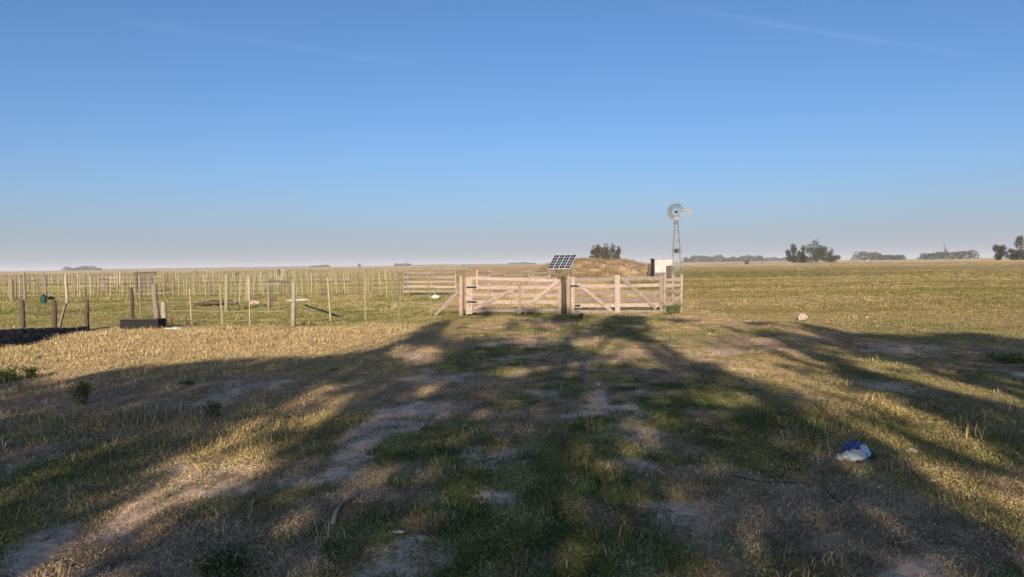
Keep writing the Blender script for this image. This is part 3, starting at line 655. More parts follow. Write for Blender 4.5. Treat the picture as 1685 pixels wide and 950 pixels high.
# ------------------------------------------------------------------ windmill, shed, solar array
def windmill():
    Y = 95.0; hub = at(1113, 349, Y); b = Vector((hub.x, Y, 0)); root = thing('windmill', b, 'grey steel water windmill with lattice tower and round wheel', 'windmill')
    H = hub.z; zt = H - 0.55; half0, half1 = 0.62, 0.13
    cn = lambda s, t, z: b + Vector((s * (half0 + (half1 - half0) * z / zt), t * (half0 + (half1 - half0) * z / zt), z))
    for s, t in ((-1, -1), (1, -1), (1, 1), (-1, 1)):
        mb = MB(); mb.beam(cn(s, t, -.1), cn(s, t, zt), .06, .06, (s, t, 0), 4); mb.build('tower_leg', MT['galv'], root)
    lev = [zt * k / 6 for k in range(7)]; prs = [(-1, -1, 1, -1), (1, -1, 1, 1), (1, 1, -1, 1), (-1, 1, -1, -1)]
    for k in range(6):
        for (a, c, d, e) in prs:
            if k: mb = MB(); mb.beam(cn(a, c, lev[k]), cn(d, e, lev[k]), .035, .035, (0, 0, 1), 1); mb.build('girt', MT['galv'], root)
            for (p0, p1) in (((a, c, lev[k]), (d, e, lev[k + 1])), ((d, e, lev[k]), (a, c, lev[k + 1]))):
                mb = MB(); mb.beam(cn(*p0), cn(*p1), .02, .02, (0, 0, 1), 1); mb.build('cross_brace', MT['galv'], root)
    zb = at(1113, 413, Y).z
    bx('pump_box', (b.x - .22, b.y - .22, zb - .25), (b.x + .22, b.y + .22, zb + .25), MT['dark'], root)
    mb = MB(); mb.tube([b + Vector((0, 0, 0)), b + Vector((0, 0, H))], .025, 6); mb.build('pump_rod', MT['galv'], root)
    bx('platform', (b.x - .42, b.y - .42, zt - .75), (b.x + .42, b.y + .42, zt - .71), MT['galv'], root)
    # head, wheel facing a little left of the camera
    fw = Vector((-0.42, -0.90, 0)).normalized(); sd = Vector((fw.y, -fw.x, 0)) * -1; up = Vector((0, 0, 1)); hc = Vector((b.x, b.y, H))
    mb = MB(); mb.beam(hc - fw * .25, hc + fw * .25, .26, .26, (0, 0, 1), 1); mb.build('gearbox', MT['dark'], root)
    wc = hc + fw * .38; Rw = 1.06
    P = lambda r, a, off=0.0: wc + (sd * math.cos(a) + up * math.sin(a)) * r + fw * off
    wheel = root
    for rr, nm in ((Rw * .93, 'wheel'), (Rw * .42, 'inner_ring')):
        mb = MB(); pts = [P(rr, 2 * math.pi * k / 36) for k in range(37)]; mb.tube(pts, .018, 5); q = mb.build(nm, MT['galv'], wheel)
        if nm == 'wheel': wheel = q
    for k in range(18):
        a0 = 2 * math.pi * k / 18; a1 = a0 + 2 * math.pi / 18 * .86
        v = []; mb = MB()
        for (r, c) in ((Rw * .40, .5), (Rw * .7, .9), (Rw, 1.0)):
            am = (a0 + a1) / 2; hw = (a1 - a0) / 2 * c
            v += [P(r, am - hw, .055), P(r, am + hw, -.055)]
        v += [q - fw * .006 for q in v]
        f = [(0, 1, 3, 2), (2, 3, 5, 4), (7, 6, 8, 9), (9, 8, 10, 11), (0, 2, 8, 6), (2, 4, 10, 8), (1, 7, 9, 3), (3, 9, 11, 5), (0, 6, 7, 1), (4, 5, 11, 10)]
        mb.add(v, f); mb.build('blade', MT['rotor'], wheel)
    for k in range(6):
        a0 = math.pi / 3 * k; mb = MB(); mb.tube([wc, P(Rw * .93, a0)], .018, 5); mb.build('spoke', MT['galv'], wheel)
    mb = MB(); mb.tube([wc - fw * .1, wc + fw * .12], .1, 10); mb.build('hub', MT['dark'], wheel)
    mb = MB(); tl = (-fw * .6 + sd * .9).normalized(); tl = Vector((abs(tl.x), abs(tl.y), 0)).normalized()
    mb.beam(hc, hc + tl * 1.5, .05, .05, (0, 0, 1), 1); ta = mb.build('tail_arm', MT['galv'], root)
    mb = MB(); q = hc + tl * 1.25; nn = tl.cross(up)
    v = [q - up * .18, q + tl * .95 - up * .36, q + tl * .95 + up * .36, q + up * .18]; v = [p + nn * .008 for p in v] + [p - nn * .008 for p in v]
    mb.add(v, [(0, 1, 2, 3), (7, 6, 5, 4), (0, 4, 5, 1), (1, 5, 6, 2), (2, 6, 7, 3), (3, 7, 4, 0)]); mb.build('tail_vane', MT['galv'], ta)
windmill()
def shed():
    Y = 84.0; l = at(1076, 425, Y); r = at(1105, 425, Y); b = Vector(((l.x + r.x) / 2, Y, 0)); s = thing('pump_shed', b, 'small white pump shed left of the windmill', 'shed')
    x0, x1, zt = l.x, r.x, l.z - .1; d = 1.8; th = .1
    bx('front_wall', (x0 + th, Y, -.05), (x1, Y + th, zt), MT['white'], s); bx('back_wall', (x0 + th, Y + d, -.05), (x1, Y + d + th, zt), MT['white'], s)
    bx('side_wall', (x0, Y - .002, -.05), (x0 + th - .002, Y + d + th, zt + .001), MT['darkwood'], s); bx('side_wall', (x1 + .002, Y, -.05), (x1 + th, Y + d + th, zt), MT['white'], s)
    ro = bx('roof', (x0 - .12, Y - .15, zt + .003), (x1 + .2, Y + d + .25, zt + .07), MT['roofsheet'], s)
    do = bx('door', (x1 - .62, Y - .03, .0), (x1 - .08, Y - .003, 1.25), MT['darkwood'], s); bx('handle', (x1 - .58, Y - .06, .7), (x1 - .55, Y - .033, .82), MT['galv'], do)
    bx('plinth', (x0 + .01, Y - .05, -.05), (x1 - .7, Y - .004, .55), MT['wallstone'], s)
shed()
p = Vector((at(1068, 440, 82).x, 82, 0)); mb = MB(); post_mesh(mb, p, 1.45, .16, 9); tag(mb.build_top('rusty_barrel', MT['darkwood'], p, True), 'dark rusty barrel standing left of the white shed', 'barrel')
p = Vector((at(1104, 440, 78).x, 78, 0)); mb = MB(); post_mesh(mb, p, at(1104, 437, 78).z, .17, 9); tag(mb.build_top('dark_pillar', MT['darkwood'], p, True), 'thick dark post between the white shed and the windmill', 'post')
def solar():
    Y = 80.0; c = at(925, 431, Y); b = Vector((c.x, Y, 0)); s = thing('solar_array', b, 'tilted dark solar array on steel stand left of the earth bank', 'solar panel')
    yaw = R(-38); tilt = R(46)
    ex = Vector((math.cos(yaw), math.sin(yaw), 0)); fwd = Vector((math.sin(yaw), -math.cos(yaw), 0))     # fwd: way the panels face
    ey = (Vector((0, 0, 1)) * math.sin(tilt) - fwd * math.cos(tilt)).normalized(); nrm = ex.cross(ey).normalized()
    W_, H_ = 0.66, 2.0; n_ = 4
    for k in range(n_):
        o = c + ex * ((k - (n_ - 1) / 2) * (W_ + .03))
        mb = MB(); mb.beam(o - ey * H_ / 2, o + ey * H_ / 2, W_, .035, nrm, 1); pn = mb.build('solar_panel', MT['frame'], s)
        for i in range(2):
            for j in range(5):
                q = o + ex * ((i - .5) * (W_ / 2 - .01)) + ey * ((j - 2) * (H_ / 5 - .008)) + nrm * .020
                mb = MB(); mb.beam(q - ey * (H_ / 10 - .022), q + ey * (H_ / 10 - .022), W_ / 2 - .035, .006, nrm, 1)
                oo = mb.build('cell', MT['panel'], pn)
    for sx in (-1.1, 1.1):
        t0 = c + ex * sx + ey * .7 - nrm * .05; t1 = c + ex * sx - ey * .8 - nrm * .05
        mb = MB(); mb.beam(Vector((t0.x, t0.y, -.1)), t0, .07, .07, ex, 1); mb.build('stand_leg', MT['galv'], s)
        mb = MB(); mb.beam(Vector((t1.x, t1.y, -.1)), t1, .07, .07, ex, 1); mb.build('stand_leg', MT['galv'], s)
    for t_ in (-.6, .6):
        mb = MB(); mb.beam(c + ex * -1.4 + ey * t_ - nrm * .045, c + ex * 1.4 + ey * t_ - nrm * .045, .05, .05, nrm, 1); mb.build('stand_rail', MT['galv'], s)
solar()

# ------------------------------------------------------------------ trees
def cards(pts, size, rr, aspect=0.55, bend=True):
    """leaf cards: one quad each, random way up"""
    n = len(pts); a = rr.normal(size=(n, 3)); a /= np.linalg.norm(a, axis=1)[:, None]; b = rr.normal(size=(n, 3)); b -= a * (a * b).sum(1)[:, None]; b /= np.linalg.norm(b, axis=1)[:, None]
    s = (size * (0.6 + 0.8 * rr.random(n)))[:, None]
    v = np.stack([pts - a * s / 2, pts + b * s * aspect / 2 , pts + a * s / 2, pts - b * s * aspect / 2], 1).reshape(-1, 3)
    f = np.arange(n * 4).reshape(n, 4)
    return v, f
def fast_mesh(name, v, f, m, parent, base, bl=None):
    me = bpy.data.meshes.new(name); v = v - np.array(base)
    me.vertices.add(len(v)); me.vertices.foreach_set('co', v.ravel()); me.loops.add(f.size); me.loops.foreach_set('vertex_index', f.ravel().astype(np.int32))
    k = f.shape[1]; me.polygons.add(len(f)); me.polygons.foreach_set('loop_start', np.arange(0, f.size, k, dtype=np.int32)); me.update(calc_edges=True)
    if bl is not None:
        a = me.attributes.new('bl', 'FLOAT', 'POINT'); a.data.foreach_set('value', np.repeat(bl, k).astype(np.float32) if len(bl) != len(v) else bl.astype(np.float32))
    me.materials.append(m); o = bpy.data.objects.new(name, me); COL.objects.link(o)
    if parent is not None: o.parent = parent
    else: o.location = base
    return o
def lobes_points(lobes, n, rr):
    vol = np.array([l[3] * l[4] * l[5] for l in lobes]); pk = rr.choice(len(lobes), n, p=vol / vol.sum())
    d = rr.normal(size=(n, 3)); d /= np.linalg.norm(d, axis=1)[:, None]; rad = rr.random(n) ** 0.45
    L = np.array(lobes)[pk]; return L[:, :3] + d * rad[:, None] * L[:, 3:6]
def tree(base, h, wdt, seed, label, group, m='leaf', n=900, size=0.5, trunk_h=0.3, name='tree'):
    rr = np.random.default_rng(seed); base = Vector(base); t = thing(name, base, label, 'tree', group)
    lobes = []
    for k in range(9):
        a = rr.random() * 6.28; r = rr.random() ** .5 * wdt * 0.36; z = h * (trunk_h + 0.1 + (1 - trunk_h - .22) * rr.random())
        sc = (0.45 + 0.3 * rr.random()) * (1.1 - 0.5 * (z / h))
        lobes.append((base.x + r * math.cos(a), base.y + r * math.sin(a), base.z + z, wdt * .50 * sc, wdt * .50 * sc, h * .23 * (0.7 + .5 * rr.random())))
    mb = MB(); mb.tube([base + Vector((0, 0, -.3)), base + Vector((.1, 0, h * .3)), base + Vector((-.1, 0.1, h * .6)), base + Vector((0, 0, h * .85))], [h * .03, h * .022, h * .014, h * .004], 7, .1)
    for l in lobes:
        st_ = base + Vector((0, 0, h * (trunk_h * .8 + .1 * rr.random()))); e = Vector(l[:3]); mb.tube([st_, st_.lerp(e, .5) + Vector((0, 0, .06 * h)), e], [h * .013, h * .009, h * .003], 5)
    mb.build('trunk', MT['bark'], t, True)
    p = lobes_points(lobes, n, rr); p = p[fbm(p[:, 0] * 1.1 + p[:, 2], p[:, 1] * 1.1 + p[:, 2] * .9, 3) > 0.30]
    v, f = cards(p, size, rr); fast_mesh('crown', v, f, MT[m], t, base, rr.random(len(f)))
    return t
G1 = 'trees standing on the right skyline'
def far_tree(px, pbase, ptop, wpx, Y, seed, label, group, m='leaf', n=3200, trunk_h=.04, size=None):
    b = at(px, pbase, Y); b.z = 0; top = at(px, ptop, Y).z; wd = wpx / FPX * Y
    return tree(b, top, wd, seed, label, group, m, n, size or 0.05 * top + .14, trunk_h)
far_tree(1304, 426, 403, 21, 430, 21, 'round dark tree at the left end of the right skyline group', G1)
far_tree(1322, 426, 405, 20, 440, 22, 'second tree of the skyline group, low and grey green', G1)
far_tree(1342, 426, 397, 34, 425, 23, 'tallest broad tree in the middle of the skyline group', G1, n=3200)
far_tree(1368, 426, 409, 26, 435, 24, 'low brownish tree at the right end of the skyline group', G1, 'leafbrown')
far_tree(1644, 422, 400, 26, 420, 25, 'dark slanting tree near the right edge of the skyline', G1)
far_tree(1684, 422, 388, 30, 400, 26, 'tall dark tree cut by the right edge', G1, n=2800)
far_tree(1668, 422, 409, 22, 405, 27, 'low brown bush under the tall right edge tree', G1, 'leafbrown', trunk_h=.05)
G2 = 'grove behind the earth bank'
for k, (px, pt, wd, m) in enumerate(((977, 405, 19, 'leafbrown'), (986, 402, 20, 'leafbrown'), (996, 403, 19, 'leafbrown'), (1005, 403, 19, 'leaf'), (1014, 407, 17, 'leafbrown'))):
    lab = ['leftmost tree of the dark grove behind the earth bank', 'tallest tree of the grove behind the earth bank', 'middle tree of the grove behind the earth bank', 'fourth tree of the grove behind the earth bank', 'lowest rightmost tree of the grove behind the earth bank'][k]
    far_tree(px, 432, pt, wd, 330 + 6 * k, 40 + k, lab, G2, m, n=1800, trunk_h=.03)
def wood(px0, px1, ptop, Y, seed, label, m='leaf', rough=0.3, hmin=None):
    rr = np.random.default_rng(seed); a = at(px0, 430, Y); b = at(px1, 430, Y); top = max(3.0, at((px0 + px1) / 2, ptop, Y).z)
    L = abs(b.x - a.x); n = int(L * 22); x = a.x + (b.x - a.x) * rr.random(n)
    hx = top * (0.18 + 1.3 * fbm(x * .085 + seed, x * 0 + seed, 4)); hx = np.minimum(hx, top * 1.15) * np.clip(np.minimum(x - a.x, b.x - x) / 6 + .35, .35, 1)
    z = hx * rr.random(n) ** .9; y = Y + (rr.random(n) - .5) * 22
    v, f = cards(np.stack([x, y, z], 1), top * .16 + .5, rr, .8)
    o = fast_mesh('distant_wood', v, f, MT[m], None, (0, 0, 0), rr.random(len(f))); tag(o, label, 'woodland', kind='stuff')
wood(105, 165, 439, 1900, 1, 'dark far wood on the left skyline')
wood(508, 542, 436, 2000, 2, 'thin far wood on the skyline left of the corral')
wood(648, 678, 434, 1800, 3, 'small far wood above the boarded corral fence')
wood(835, 882, 432, 1900, 4, 'far wood on the skyline above the left gate')
wood(1125, 1255, 421, 1500, 5, 'long blue-grey far wood right of the windmill')
wood(1405, 1487, 415.5, 1100, 6, 'low far wood right of the skyline tree group')
wood(1515, 1606, 414, 1000, 7, 'flat-topped far wood near the right edge')
wood(170, 505, 441.5, 2600, 8, 'faint low tree line along the left horizon')
wood(680, 835, 437, 2600, 9, 'faint low tree line behind the corral')
wood(1255, 1300, 424, 1500, 10, 'faint low scrub left of the skyline tree group')
far_tree(1556, 424, 401, 9, 900, 51, 'lone thin poplar rising above the far right wood', G1, 'leaf', 500, .1, .8)
far_tree(763, 440, 436, 6, 800, 52, 'tiny lone tree on the skyline above the corral', 'lone far trees', 'leaf', 200, .1, .6)
far_tree(591, 442, 433, 6, 800, 53, 'tiny lone tree on the skyline right of the strainer post', 'lone far trees', 'leafbrown', 200, .1, .6)
for k, (px, pt) in enumerate(((391, 443), (460, 443))):
    far_tree(px, 452, pt, 7, 160, 54 + k, ['small dark bush on the far fence above the log heap', 'small dark bush on the far fence left of the brace frame'][k], 'bushes on the far fence', 'leafbrown', 220, .05, .22)
p = at(1230, 433, 280); far_tree(1229, 437, 429, 14, 300, 57, 'low dark bush in the right pasture near the skyline', 'bushes in the pasture', 'leafbrown', 300, .05, .3)

# ------------------------------------------------------------------ shade trees behind the camera (their shadows fill the foreground)
TY = -12.0
EDGE = [(-400, 640), (0, 628), (130, 619), (220, 606), (300, 601), (400, 590), (560, 585), (620, 577), (660, 560), (700, 538), (760, 524), (800, 517), (930, 516), (1010, 518), (1100, 526), (1180, 530), (1300, 534), (1400, 545), (1500, 552), (1600, 548), (1685, 555), (2100, 560)]
LIT = [
    [(-60, 985), (40, 945), (105, 895), (165, 840), (235, 785), (315, 722), (385, 690), (450, 682), (445, 725), (410, 775), (340, 812), (260, 860), (185, 905), (120, 990)],
    [(445, 700), (470, 660), (510, 628), (570, 626), (562, 668), (505, 705)],
    [(645, 590), (660, 568), (725, 572), (735, 592), (690, 603)],
    [(1090, 556), (1180, 546), (1280, 562), (1340, 592), (1410, 636), (1480, 668), (1550, 694), (1630, 738), (1740, 800), (1740, 935), (1650, 872), (1560, 806), (1500, 752), (1430, 718), (1335, 704), (1295, 662), (1220, 622), (1130, 592)],
    [(1385, 588), (1470, 594), (1560, 626), (1640, 648), (1700, 670), (1700, 682), (1600, 660), (1500, 626), (1410, 612)],
    [(800, 616), (830, 604), (895, 606), (990, 592), (1000, 574), (960, 560), (1040, 560), (1060, 578), (1020, 596), (930, 612), (860, 620)],
    [(1090, 545), (1130, 531), (1230, 538), (1250, 556), (1150, 560)],
    [(830, 535), (900, 532), (930, 542), (850, 547)],
    [(930, 560), (1000, 556), (1010, 568), (940, 574)],
    [(1010, 700), (1080, 690), (1120, 700), (1060, 712)],
    [(1100, 650), (1180, 640), (1260, 660), (1200, 680)],
    [(60, 612), (140, 600), (150, 640), (70, 650)],
    [(640, 640), (700, 628), (740, 634), (690, 646)],
]
def shade_trees():
    rr = np.random.default_rng(77); N = 110000
    x = rr.uniform(-12.2, 11.5, N); y = TY + rr.normal(0, 0.9, N); z = rr.uniform(3.9, 12.4, N)
    k = 1 / math.tan(SUN_EL); gxx = x + z * k * math.sin(SUN_AZ); gyy = y + z * k * math.cos(SUN_AZ)
    px, py = to_px(gxx, np.maximum(gyy, 1.0), np.zeros(N)); py = np.where(gyy < 3, 1500, py); pxc = np.clip(px, -300, 2000)
    e = np.interp(pxc, [q[0] for q in EDGE], [q[1] for q in EDGE])
    jit = (fbm(x * 1.6, z * 1.6, 3) - .5)
    ok = py > e + jit * 9
    jt2 = fbm(x * 3.7 + 20, z * 3.7, 3) - .5; leafy = fbm(x * 4.3 + 50, z * 4.3 + 9, 3) > 0.66
    for poly in LIT: ok &= ~(in_poly(px + (jit * 40 + jt2 * 40) * np.clip((py - 520) / 200, .2, 1), py + jit * 12 + jt2 * 12, poly) & ~leafy)
    dens = fbm(x * 1.25 + 3, z * 1.25 + 8, 4)
    thr = 0.22 + 0.05 * (jt2 + .2) + 0.25 * sstep(640, 545, py) * sstep(640, 760, pxc) * sstep(1420, 1300, pxc)
    ok &= dens > thr
    # foliage thins to nothing under the crowns
    ok &= z > 3.9 + 0.9 * fbm(x * .6, x * 0, 2)
    keep = np.where(ok)[0]; rr.shuffle(keep); keep = keep[:46500]
    P = np.stack([x, y, z], 1)[keep]
    cent = np.array([-13.5, -9.6, -6.2, -1.7, 3.0, 6.5, 10.2, 14.5]); ids = np.abs(P[:, 0][:, None] - cent[None]).argmin(1)
    # divide at the gaps that let the light streaks through
    cuts = np.array([-11.5, -7.9, -4.35, 1.5, 4.0, 8.3, 12.3]); ids = np.searchsorted(cuts, P[:, 0])
    side = ['far left end', 'left, second from the end', 'left, beside the sunlit gap', 'middle, tallest and broadest', 'right, narrow beside the gap', 'right, broad', 'right, second from the end', 'far right end']
    for i in range(8):
        p = P[ids == i]
        if len(p) < 50: continue
        cxm = float(p[:, 0].mean()); base = Vector((cxm, TY, hz(cxm, TY))); t = thing('shade_tree', base, 'shade tree of the row behind the viewpoint, ' + side[i], 'tree', 'row of trees behind the viewpoint')
        h = float(np.percentile(p[:, 2], 97)); mb = MB(); mb.tube([base + Vector((0, 0, -.3)), base + Vector((.1, .05, h * .35)), base + Vector((-.08, 0, h * .65)), base + Vector((0, 0, h * .9))], [.24, .18, .1, .03], 9, .08)
        for q in p[rr.choice(len(p), 16)]:
            s0 = base + Vector((0, 0, min(q[2] * .75, h * .6))); e_ = Vector(q); mb.tube([s0, s0.lerp(e_, .55) + Vector((0, 0, .2)), e_], [.06, .04, .012], 5)
        mb.build('trunk', MT['bark'], t, True)
        v, f = cards(p, 0.205, rr, .6); fast_mesh('crown', v, f, MT['leaf'], t, base, rr.random(len(f)))
shade_trees()

# ------------------------------------------------------------------ weeds and litter
def weed(px, py, h, wd, seed, label, m='weed', n=240, name='weed', size=.07):
    b = ground(px, py); rr = np.random.default_rng(seed); t = thing(name, b, label, 'weed', 'weeds growing up through the grass')
    mb = MB(); tips = []
    for k in range(7):
        a = rr.random() * 6.28; r = rr.random() * wd * .45; e = b + Vector((r * math.cos(a), r * math.sin(a), h * (.6 + .4 * rr.random()))); tips.append(e)
        mb.tube([b + Vector((0, 0, -.02)), b.lerp(e, .5) + Vector((0, 0, .08 * h)), e], [.008, .006, .003], 4)
    mb.build('stem', MT['stick'], t)
    u = rr.random(n) ** .6; tp = np.array([tuple(q) for q in tips])[rr.integers(0, 7, n)]; bb = np.array(tuple(b))
    p = bb + (tp - bb) * u[:, None] + rr.normal(size=(n, 3)) * np.array([wd, wd, h * .6]) * .11; p[:, 2] = np.maximum(p[:, 2], b.z + .015)
    v, f = cards(p, size, rr, .42); fast_mesh('leaves', v, f, MT[m], t, b, rr.random(len(f)))
weed(135, 668, .34, .30, 1, 'dark green bushy weed in the shaded grass at left', 'weed', 1100, size=.032)
weed(14, 628, .26, .6, 2, 'tall olive weed at the left edge by the shadow line', 'weed', 1000, size=.036)
weed(52, 622, .20, .3, 3, 'grey green weed just right of the left edge weed', 'weedolive', 700, size=.035)
weed(352, 692, .18, .22, 4, 'small dark weed above the left streak of sunlight', 'weed', 420, size=.03)
weed(1100, 519, .36, .40, 5, 'dark weed at the foot of the right gate end', 'weed', 500, size=.06)
weed(1113, 517, .34, .40, 6, 'dark weed under the plank pen end', 'weed', 500, size=.06)
weed(1670, 598, .14, 1.0, 7, 'dark green clump in the shade at the right edge', 'weed', 700, size=.055)
weed(380, 942, .08, .55, 8, 'dark leafy weed at the bottom left of the foreground', 'weed', 700, size=.03)
weed(545, 920, .12, .16, 9, 'small leafy weed left of the white paper scrap', 'weed', 300, size=.025)
weed(955, 470 + 58, .22, .3, 11, 'low dark weed at the foot of the pale middle post', 'weedolive', 160)

# plastic bag litter
p = ground(1408, 752); lb = thing('plastic_bag', p, 'crumpled blue and white plastic bag on the shaded grass', 'bag')
crumple('white_side', p + Vector((-.035, -.02, 0)), .115, .085, .10, MT['plasticwhite'], None, None, 31, parent=lb, n=15)
crumple('blue_top', p + Vector((.0, .05, .04)), .09, .07, .13, MT['plasticblue'], None, None, 32, parent=lb, n=15)
crumple('light_fold', p + Vector((.065, .0, .03)), .06, .065, .11, MT['plasticlight'], None, None, 33, parent=lb, n=14)
crumple('green_corner', p + Vector((.115, .02, 0)), .06, .05, .10, MT['plasticgreen'], None, None, 34, parent=lb, n=13)
crumple('white_corner', p + Vector((-.15, -.01, 0)), .035, .03, .06, MT['plasticwhite'], None, None, 35, parent=lb)
p = ground(1412, 758); crumple('red_scrap', p, .05, .03, .02, MT['plasticred'], 'dull red scrap just below the blue plastic bag', 'scrap', 36)
p = ground(655, 880); crumple('paper_scrap', p, .05, .025, .012, MT['plasticwhite'], 'small flat white paper scrap on the foreground soil', 'scrap', 37)
def stick(pts, r, label, m='stick', name='dead_stick'):
    q = [ground(*a) + Vector((0, 0, .012 + .01 * i)) for i, a in enumerate(pts)]
    mb = MB(); mb.tube(q, [r * (1 - .5 * i / (len(q) - 1)) for i in range(len(q))], 6, .15); tag(mb.build_top(name, MT[m], q[0], True), label, 'stick', 'sticks on the foreground grass')
stick([(548, 866), (552, 850), (562, 835), (580, 826), (596, 820)], .016, 'bent pale branch on the grass at lower left', name='bent_branch')
stick([(1382, 832), (1396, 818), (1412, 803)], .011, 'straight pale stick on the grass below the plastic bag')
stick([(1386, 826), (1366, 812), (1350, 790)], .007, 'thin dark twig meeting the straight pale stick', 'log')
stick([(1205, 782), (1260, 790), (1330, 792)], .005, 'long thin twig left of the straight pale stick', 'log')
stick([(1130, 872), (1112, 880), (1108, 870), (1120, 862)], .006, 'small curled twig in the centre right foreground')
for k, (px, py, s, lab) in enumerate(((548, 607, .09, 'dark dung pat in the shade left of centre'), (308, 634, .12, 'dark dung pat in the left shaded grass'), (752, 601, .08, 'dark dung pat near the gate track'), (884, 662, .06, 'dark dung pat beside the forked bare patch'))):
    q = ground(px, py); o = crumple('dung_pat', q, s, s * .8, s * .5, MT['dung'], lab, 'dung', 60 + k, 'dung pats on the grass')
for k, (px, py, s, lab) in enumerate(((1500, 742, .05, 'small pale stone near the right streak of sun'), (985, 634, .04, 'pale pebble at the head of the forked bare patch'), (1405, 870, .025, 'tiny pale stone in the right foreground'), (1175, 773, .035, 'pale stone on the soil left of the long twig'), (70, 884, .05, 'pale stone on the bare soil at lower left'))):
    q = ground(px, py); crumple('stone', q, s, s * .8, s * .9, MT['stone'], lab, 'stone', 70 + k, 'stones lying on the ground')

# ------------------------------------------------------------------ grass (instanced clumps)
def clump(name, nb, rad, hmin, hmax, wd, lean, seed):
    rr = np.random.default_rng(seed); v = []; f = []; bl = []
    for k in range(nb):
        a = rr.random() * 6.28; r = rad * rr.random() ** .5; p = np.array([r * math.cos(a), r * math.sin(a), -0.004]); h = rr.uniform(hmin, hmax)
        d = rr.random() * 6.28; l = lean * (0.3 + rr.random()); dx = np.array([math.cos(d), math.sin(d), 0]); sd = np.array([-dx[1], dx[0], 0]); tw = rr.random() * 6.28
        sd = np.array([math.cos(tw), math.sin(tw), 0]); w_ = wd * rr.uniform(.7, 1.3)
        m_ = p + dx * h * l * .35 + np.array([0, 0, h * .6]); t_ = p + dx * h * l + np.array([0, 0, h * max(.25, 1 - .35 * l)])
        i = len(v); v += [p - sd * w_ / 2, p + sd * w_ / 2, m_ + sd * w_ * .38, m_ - sd * w_ * .38, t_]; f += [(i, i + 1, i + 2, i + 3), (i + 3, i + 2, i + 4)]
        bl += [rr.random()] * 5
    me = bpy.data.meshes.new(name); me.from_pydata([tuple(q) for q in v], [], f); me.materials.append(MT['blade'])
    at_ = me.attributes.new('bl', 'FLOAT', 'POINT'); at_.data.foreach_set('value', np.array(bl, np.float32))
    return bpy.data.objects.new(name, me)
gcol = bpy.data.collections.new('grass_clumps')
kinds = [clump('clump_a', 34, .11, .012, .032, .007, 1.6, 1), clump('clump_b', 30, .10, .012, .04, .007, 1.7, 2), clump('clump_c', 36, .12, .01, .028, .008, 1.9, 3),
         clump('clump_d', 22, .10, .05, .11, .006, .8, 4), clump('clump_e', 18, .11, .05, .15, .005, .9, 5), clump('clump_f', 26, .09, .04, .09, .007, 1.0, 6)]
kinds.append(clump('clump_g', 7, .14, .03, .07, .006, 4.0, 7))
for o in kinds: gcol.objects.link(o)
def gn_group():
    g = bpy.data.node_groups.new('grass_spread', 'GeometryNodeTree')
    g.interface.new_socket('Geometry', in_out='INPUT', socket_type='NodeSocketGeometry'); g.interface.new_socket('Geometry', in_out='OUTPUT', socket_type='NodeSocketGeometry')
    N = g.nodes; L = g.links; i = N.new('NodeGroupInput'); o = N.new('NodeGroupOutput')
    ci = N.new('GeometryNodeCollectionInfo'); ci.inputs['Collection'].default_value = gcol; ci.inputs['Separate Children'].default_value = True; ci.inputs['Reset Children'].default_value = True
    ip = N.new('GeometryNodeInstanceOnPoints'); ip.inputs['Pick Instance'].default_value = True
    def na(name, typ):
        n = N.new('GeometryNodeInputNamedAttribute'); n.data_type = typ; n.inputs['Name'].default_value = name; return n.outputs['Attribute']
    L.new(i.outputs[0], ip.inputs['Points']); L.new(ci.outputs[0], ip.inputs['Instance']); L.new(na('kind', 'INT'), ip.inputs['Instance Index'])
    L.new(na('rot', 'FLOAT_VECTOR'), ip.inputs['Rotation']); L.new(na('scl', 'FLOAT_VECTOR'), ip.inputs['Scale']); L.new(ip.outputs[0], o.inputs[0])
    return g
GN = gn_group()
def spread(name, label, P, kind, sc, tint, rr):
    n = len(P); me = bpy.data.meshes.new(name); me.vertices.add(n); me.vertices.foreach_set('co', P.ravel())
    a = me.attributes.new('kind', 'INT', 'POINT'); a.data.foreach_set('value', kind.astype(np.int32))
    rot = np.zeros((n, 3)); rot[:, 2] = rr.random(n) * 6.28; a = me.attributes.new('rot', 'FLOAT_VECTOR', 'POINT'); a.data.foreach_set('vector', rot.ravel())
    a = me.attributes.new('scl', 'FLOAT_VECTOR', 'POINT'); a.data.foreach_set('vector', sc.ravel())
    a = me.attributes.new('tint', 'FLOAT_COLOR', 'POINT'); a.data.foreach_set('color', np.concatenate([tint, np.ones((n, 1))], 1).ravel())
    o = bpy.data.objects.new(name, me); COL.objects.link(o); md = o.modifiers.new('spread', 'NODES'); md.node_group = GN
    tag(o, label, 'grass', kind='stuff'); return o
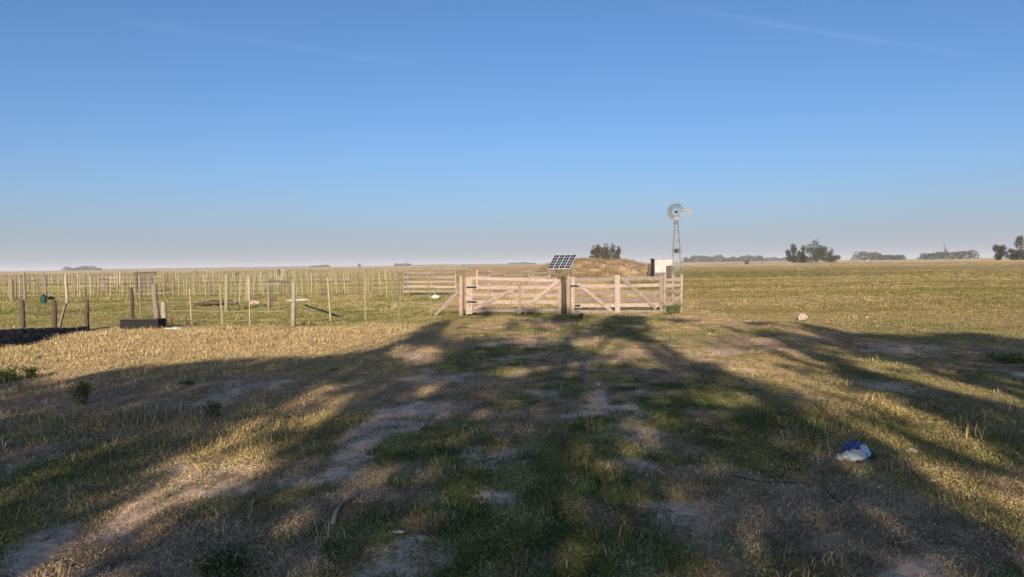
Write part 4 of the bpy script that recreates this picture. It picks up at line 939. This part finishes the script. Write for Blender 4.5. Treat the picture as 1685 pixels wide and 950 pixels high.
def scatter(y0, y1, n, grow, name, label, seed, tall=0.0, hs=1.0):
    rr = np.random.default_rng(seed)
    y = np.sqrt(rr.random(n) * (y1 ** 2 - y0 ** 2) + y0 ** 2); x = (rr.random(n) * 2 - 1) * (0.72 * y + .6)
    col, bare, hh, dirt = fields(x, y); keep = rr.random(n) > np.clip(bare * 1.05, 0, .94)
    x, y, col, hh = x[keep], y[keep], col[keep], hh[keep]; m = len(x)
    z = hgt(x, y)
    near_mound = mound_h(x, y) > 0.05; z = np.where(near_mound, mound_h(x, y), z)
    tl = np.clip((hh - 1.4) * .28 + tall + 0.6 * (fbm(x * 1.3 + 90, y * 1.3, 3) - .58), 0.01, .55)
    kind = np.where(rr.random(m) < tl, rr.integers(3, 6, m), rr.integers(0, 3, m))
    g = grow * (0.7 + .7 * rr.random(m)) * (y / (.5 * (y0 + y1))) ** .5
    sc = np.stack([g, g, g * hs * (.7 + .35 * hh) * (.7 + .6 * rr.random(m))], 1)
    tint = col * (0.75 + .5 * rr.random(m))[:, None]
    dry = (kind >= 3) & (rr.random(m) < .75); tint[dry] = tint[dry] * .45 + np.array([0.36, 0.27, 0.14]) * .55
    spread(name, label, np.stack([x, y, z], 1), kind, sc, tint, rr)
scatter(3.0, 9.0, 22000, 1.0, 'lawn_grass', 'short worn grass of the near foreground', 1)
scatter(9.0, 28.0, 80000, 1.4, 'yard_grass', 'patchy green and straw grass reaching to the gates', 2, 0, .66)
scatter(28.0, 80.0, 60000, 2.8, 'paddock_grass', 'olive and yellow paddock grass beyond the gates', 3, 0.05, .75)
scatter(230.0, 800.0, 40000, 18.0, 'prairie_grass', 'pale dry grassland in front of the skyline woods', 5, .05, .3)
scatter(80.0, 230.0, 45000, 6.0, 'pasture_grass', 'pale far pasture grass running to the skyline', 4, .05, .45)

def bank_grass(n=5000):
    rr = np.random.default_rng(12); x = MC.x + (rr.random(n) * 2 - 1) * MRX; y = MC.y + (rr.random(n) * 2 - 1) * MRY; z = mound_h(x, y)
    k = (z > 0) & (rr.random(n) < 0.25 + 0.75 * sstep(2.5, -2.5, x - MC.x + 5 * (fbm(x * .7, y * .7, 3) - .5))); x, y, z = x[k], y[k], z[k]; m_ = len(x)
    t_ = np.where(rr.random(m_)[:, None] < .45, C_BROWN * .65, C_STRAW * np.array([.48, .46, .5])) * (.6 + .7 * rr.random(m_))[:, None]
    g = 2.0 + 2.5 * rr.random(m_); spread('bank_grass', 'tufts of rough dry grass on the earth bank', np.stack([x, y, z], 1), rr.integers(2, 6, m_), np.stack([g, g, g * 1.2], 1), t_, rr)
bank_grass()

def dead_straw(n=16000):
    rr = np.random.default_rng(22); y = np.sqrt(rr.random(n) * (20. ** 2 - 9) + 9); x = (rr.random(n) * 2 - 1) * (0.72 * y + .6)
    g = .35 + .05 * y * rr.random(n) + .2 * rr.random(n); t_ = np.array([0.60, 0.45, 0.29]) * (.6 + .6 * rr.random(n))[:, None]
    spread('dead_straw', 'pale dead stalks strewn over the foreground turf', np.stack([x, y, hgt(x, y) + .008], 1), np.full(n, 6), np.stack([g, g, g * .55], 1), t_, rr)
dead_straw()

# ------------------------------------------------------------------ haze
mb = MB(); mb.box((-5600, -420, -1.6), (5600, 4300, 17.0))
m = bpy.data.materials.new('haze_air'); m.use_nodes = True; t = m.node_tree; t.nodes.clear()
o = t.nodes.new('ShaderNodeOutputMaterial'); pv = t.nodes.new('ShaderNodeVolumePrincipled')
pv.inputs['Color'].default_value = (0.90, 0.88, 0.95, 1); pv.inputs['Density'].default_value = 0.00016; pv.inputs['Anisotropy'].default_value = 0.0
t.links.new(pv.outputs[0], o.inputs['Volume'])
hzo = mb.build('haze', m); tag(hzo, 'thin pale evening haze over the whole plain', 'haze', kind='stuff')
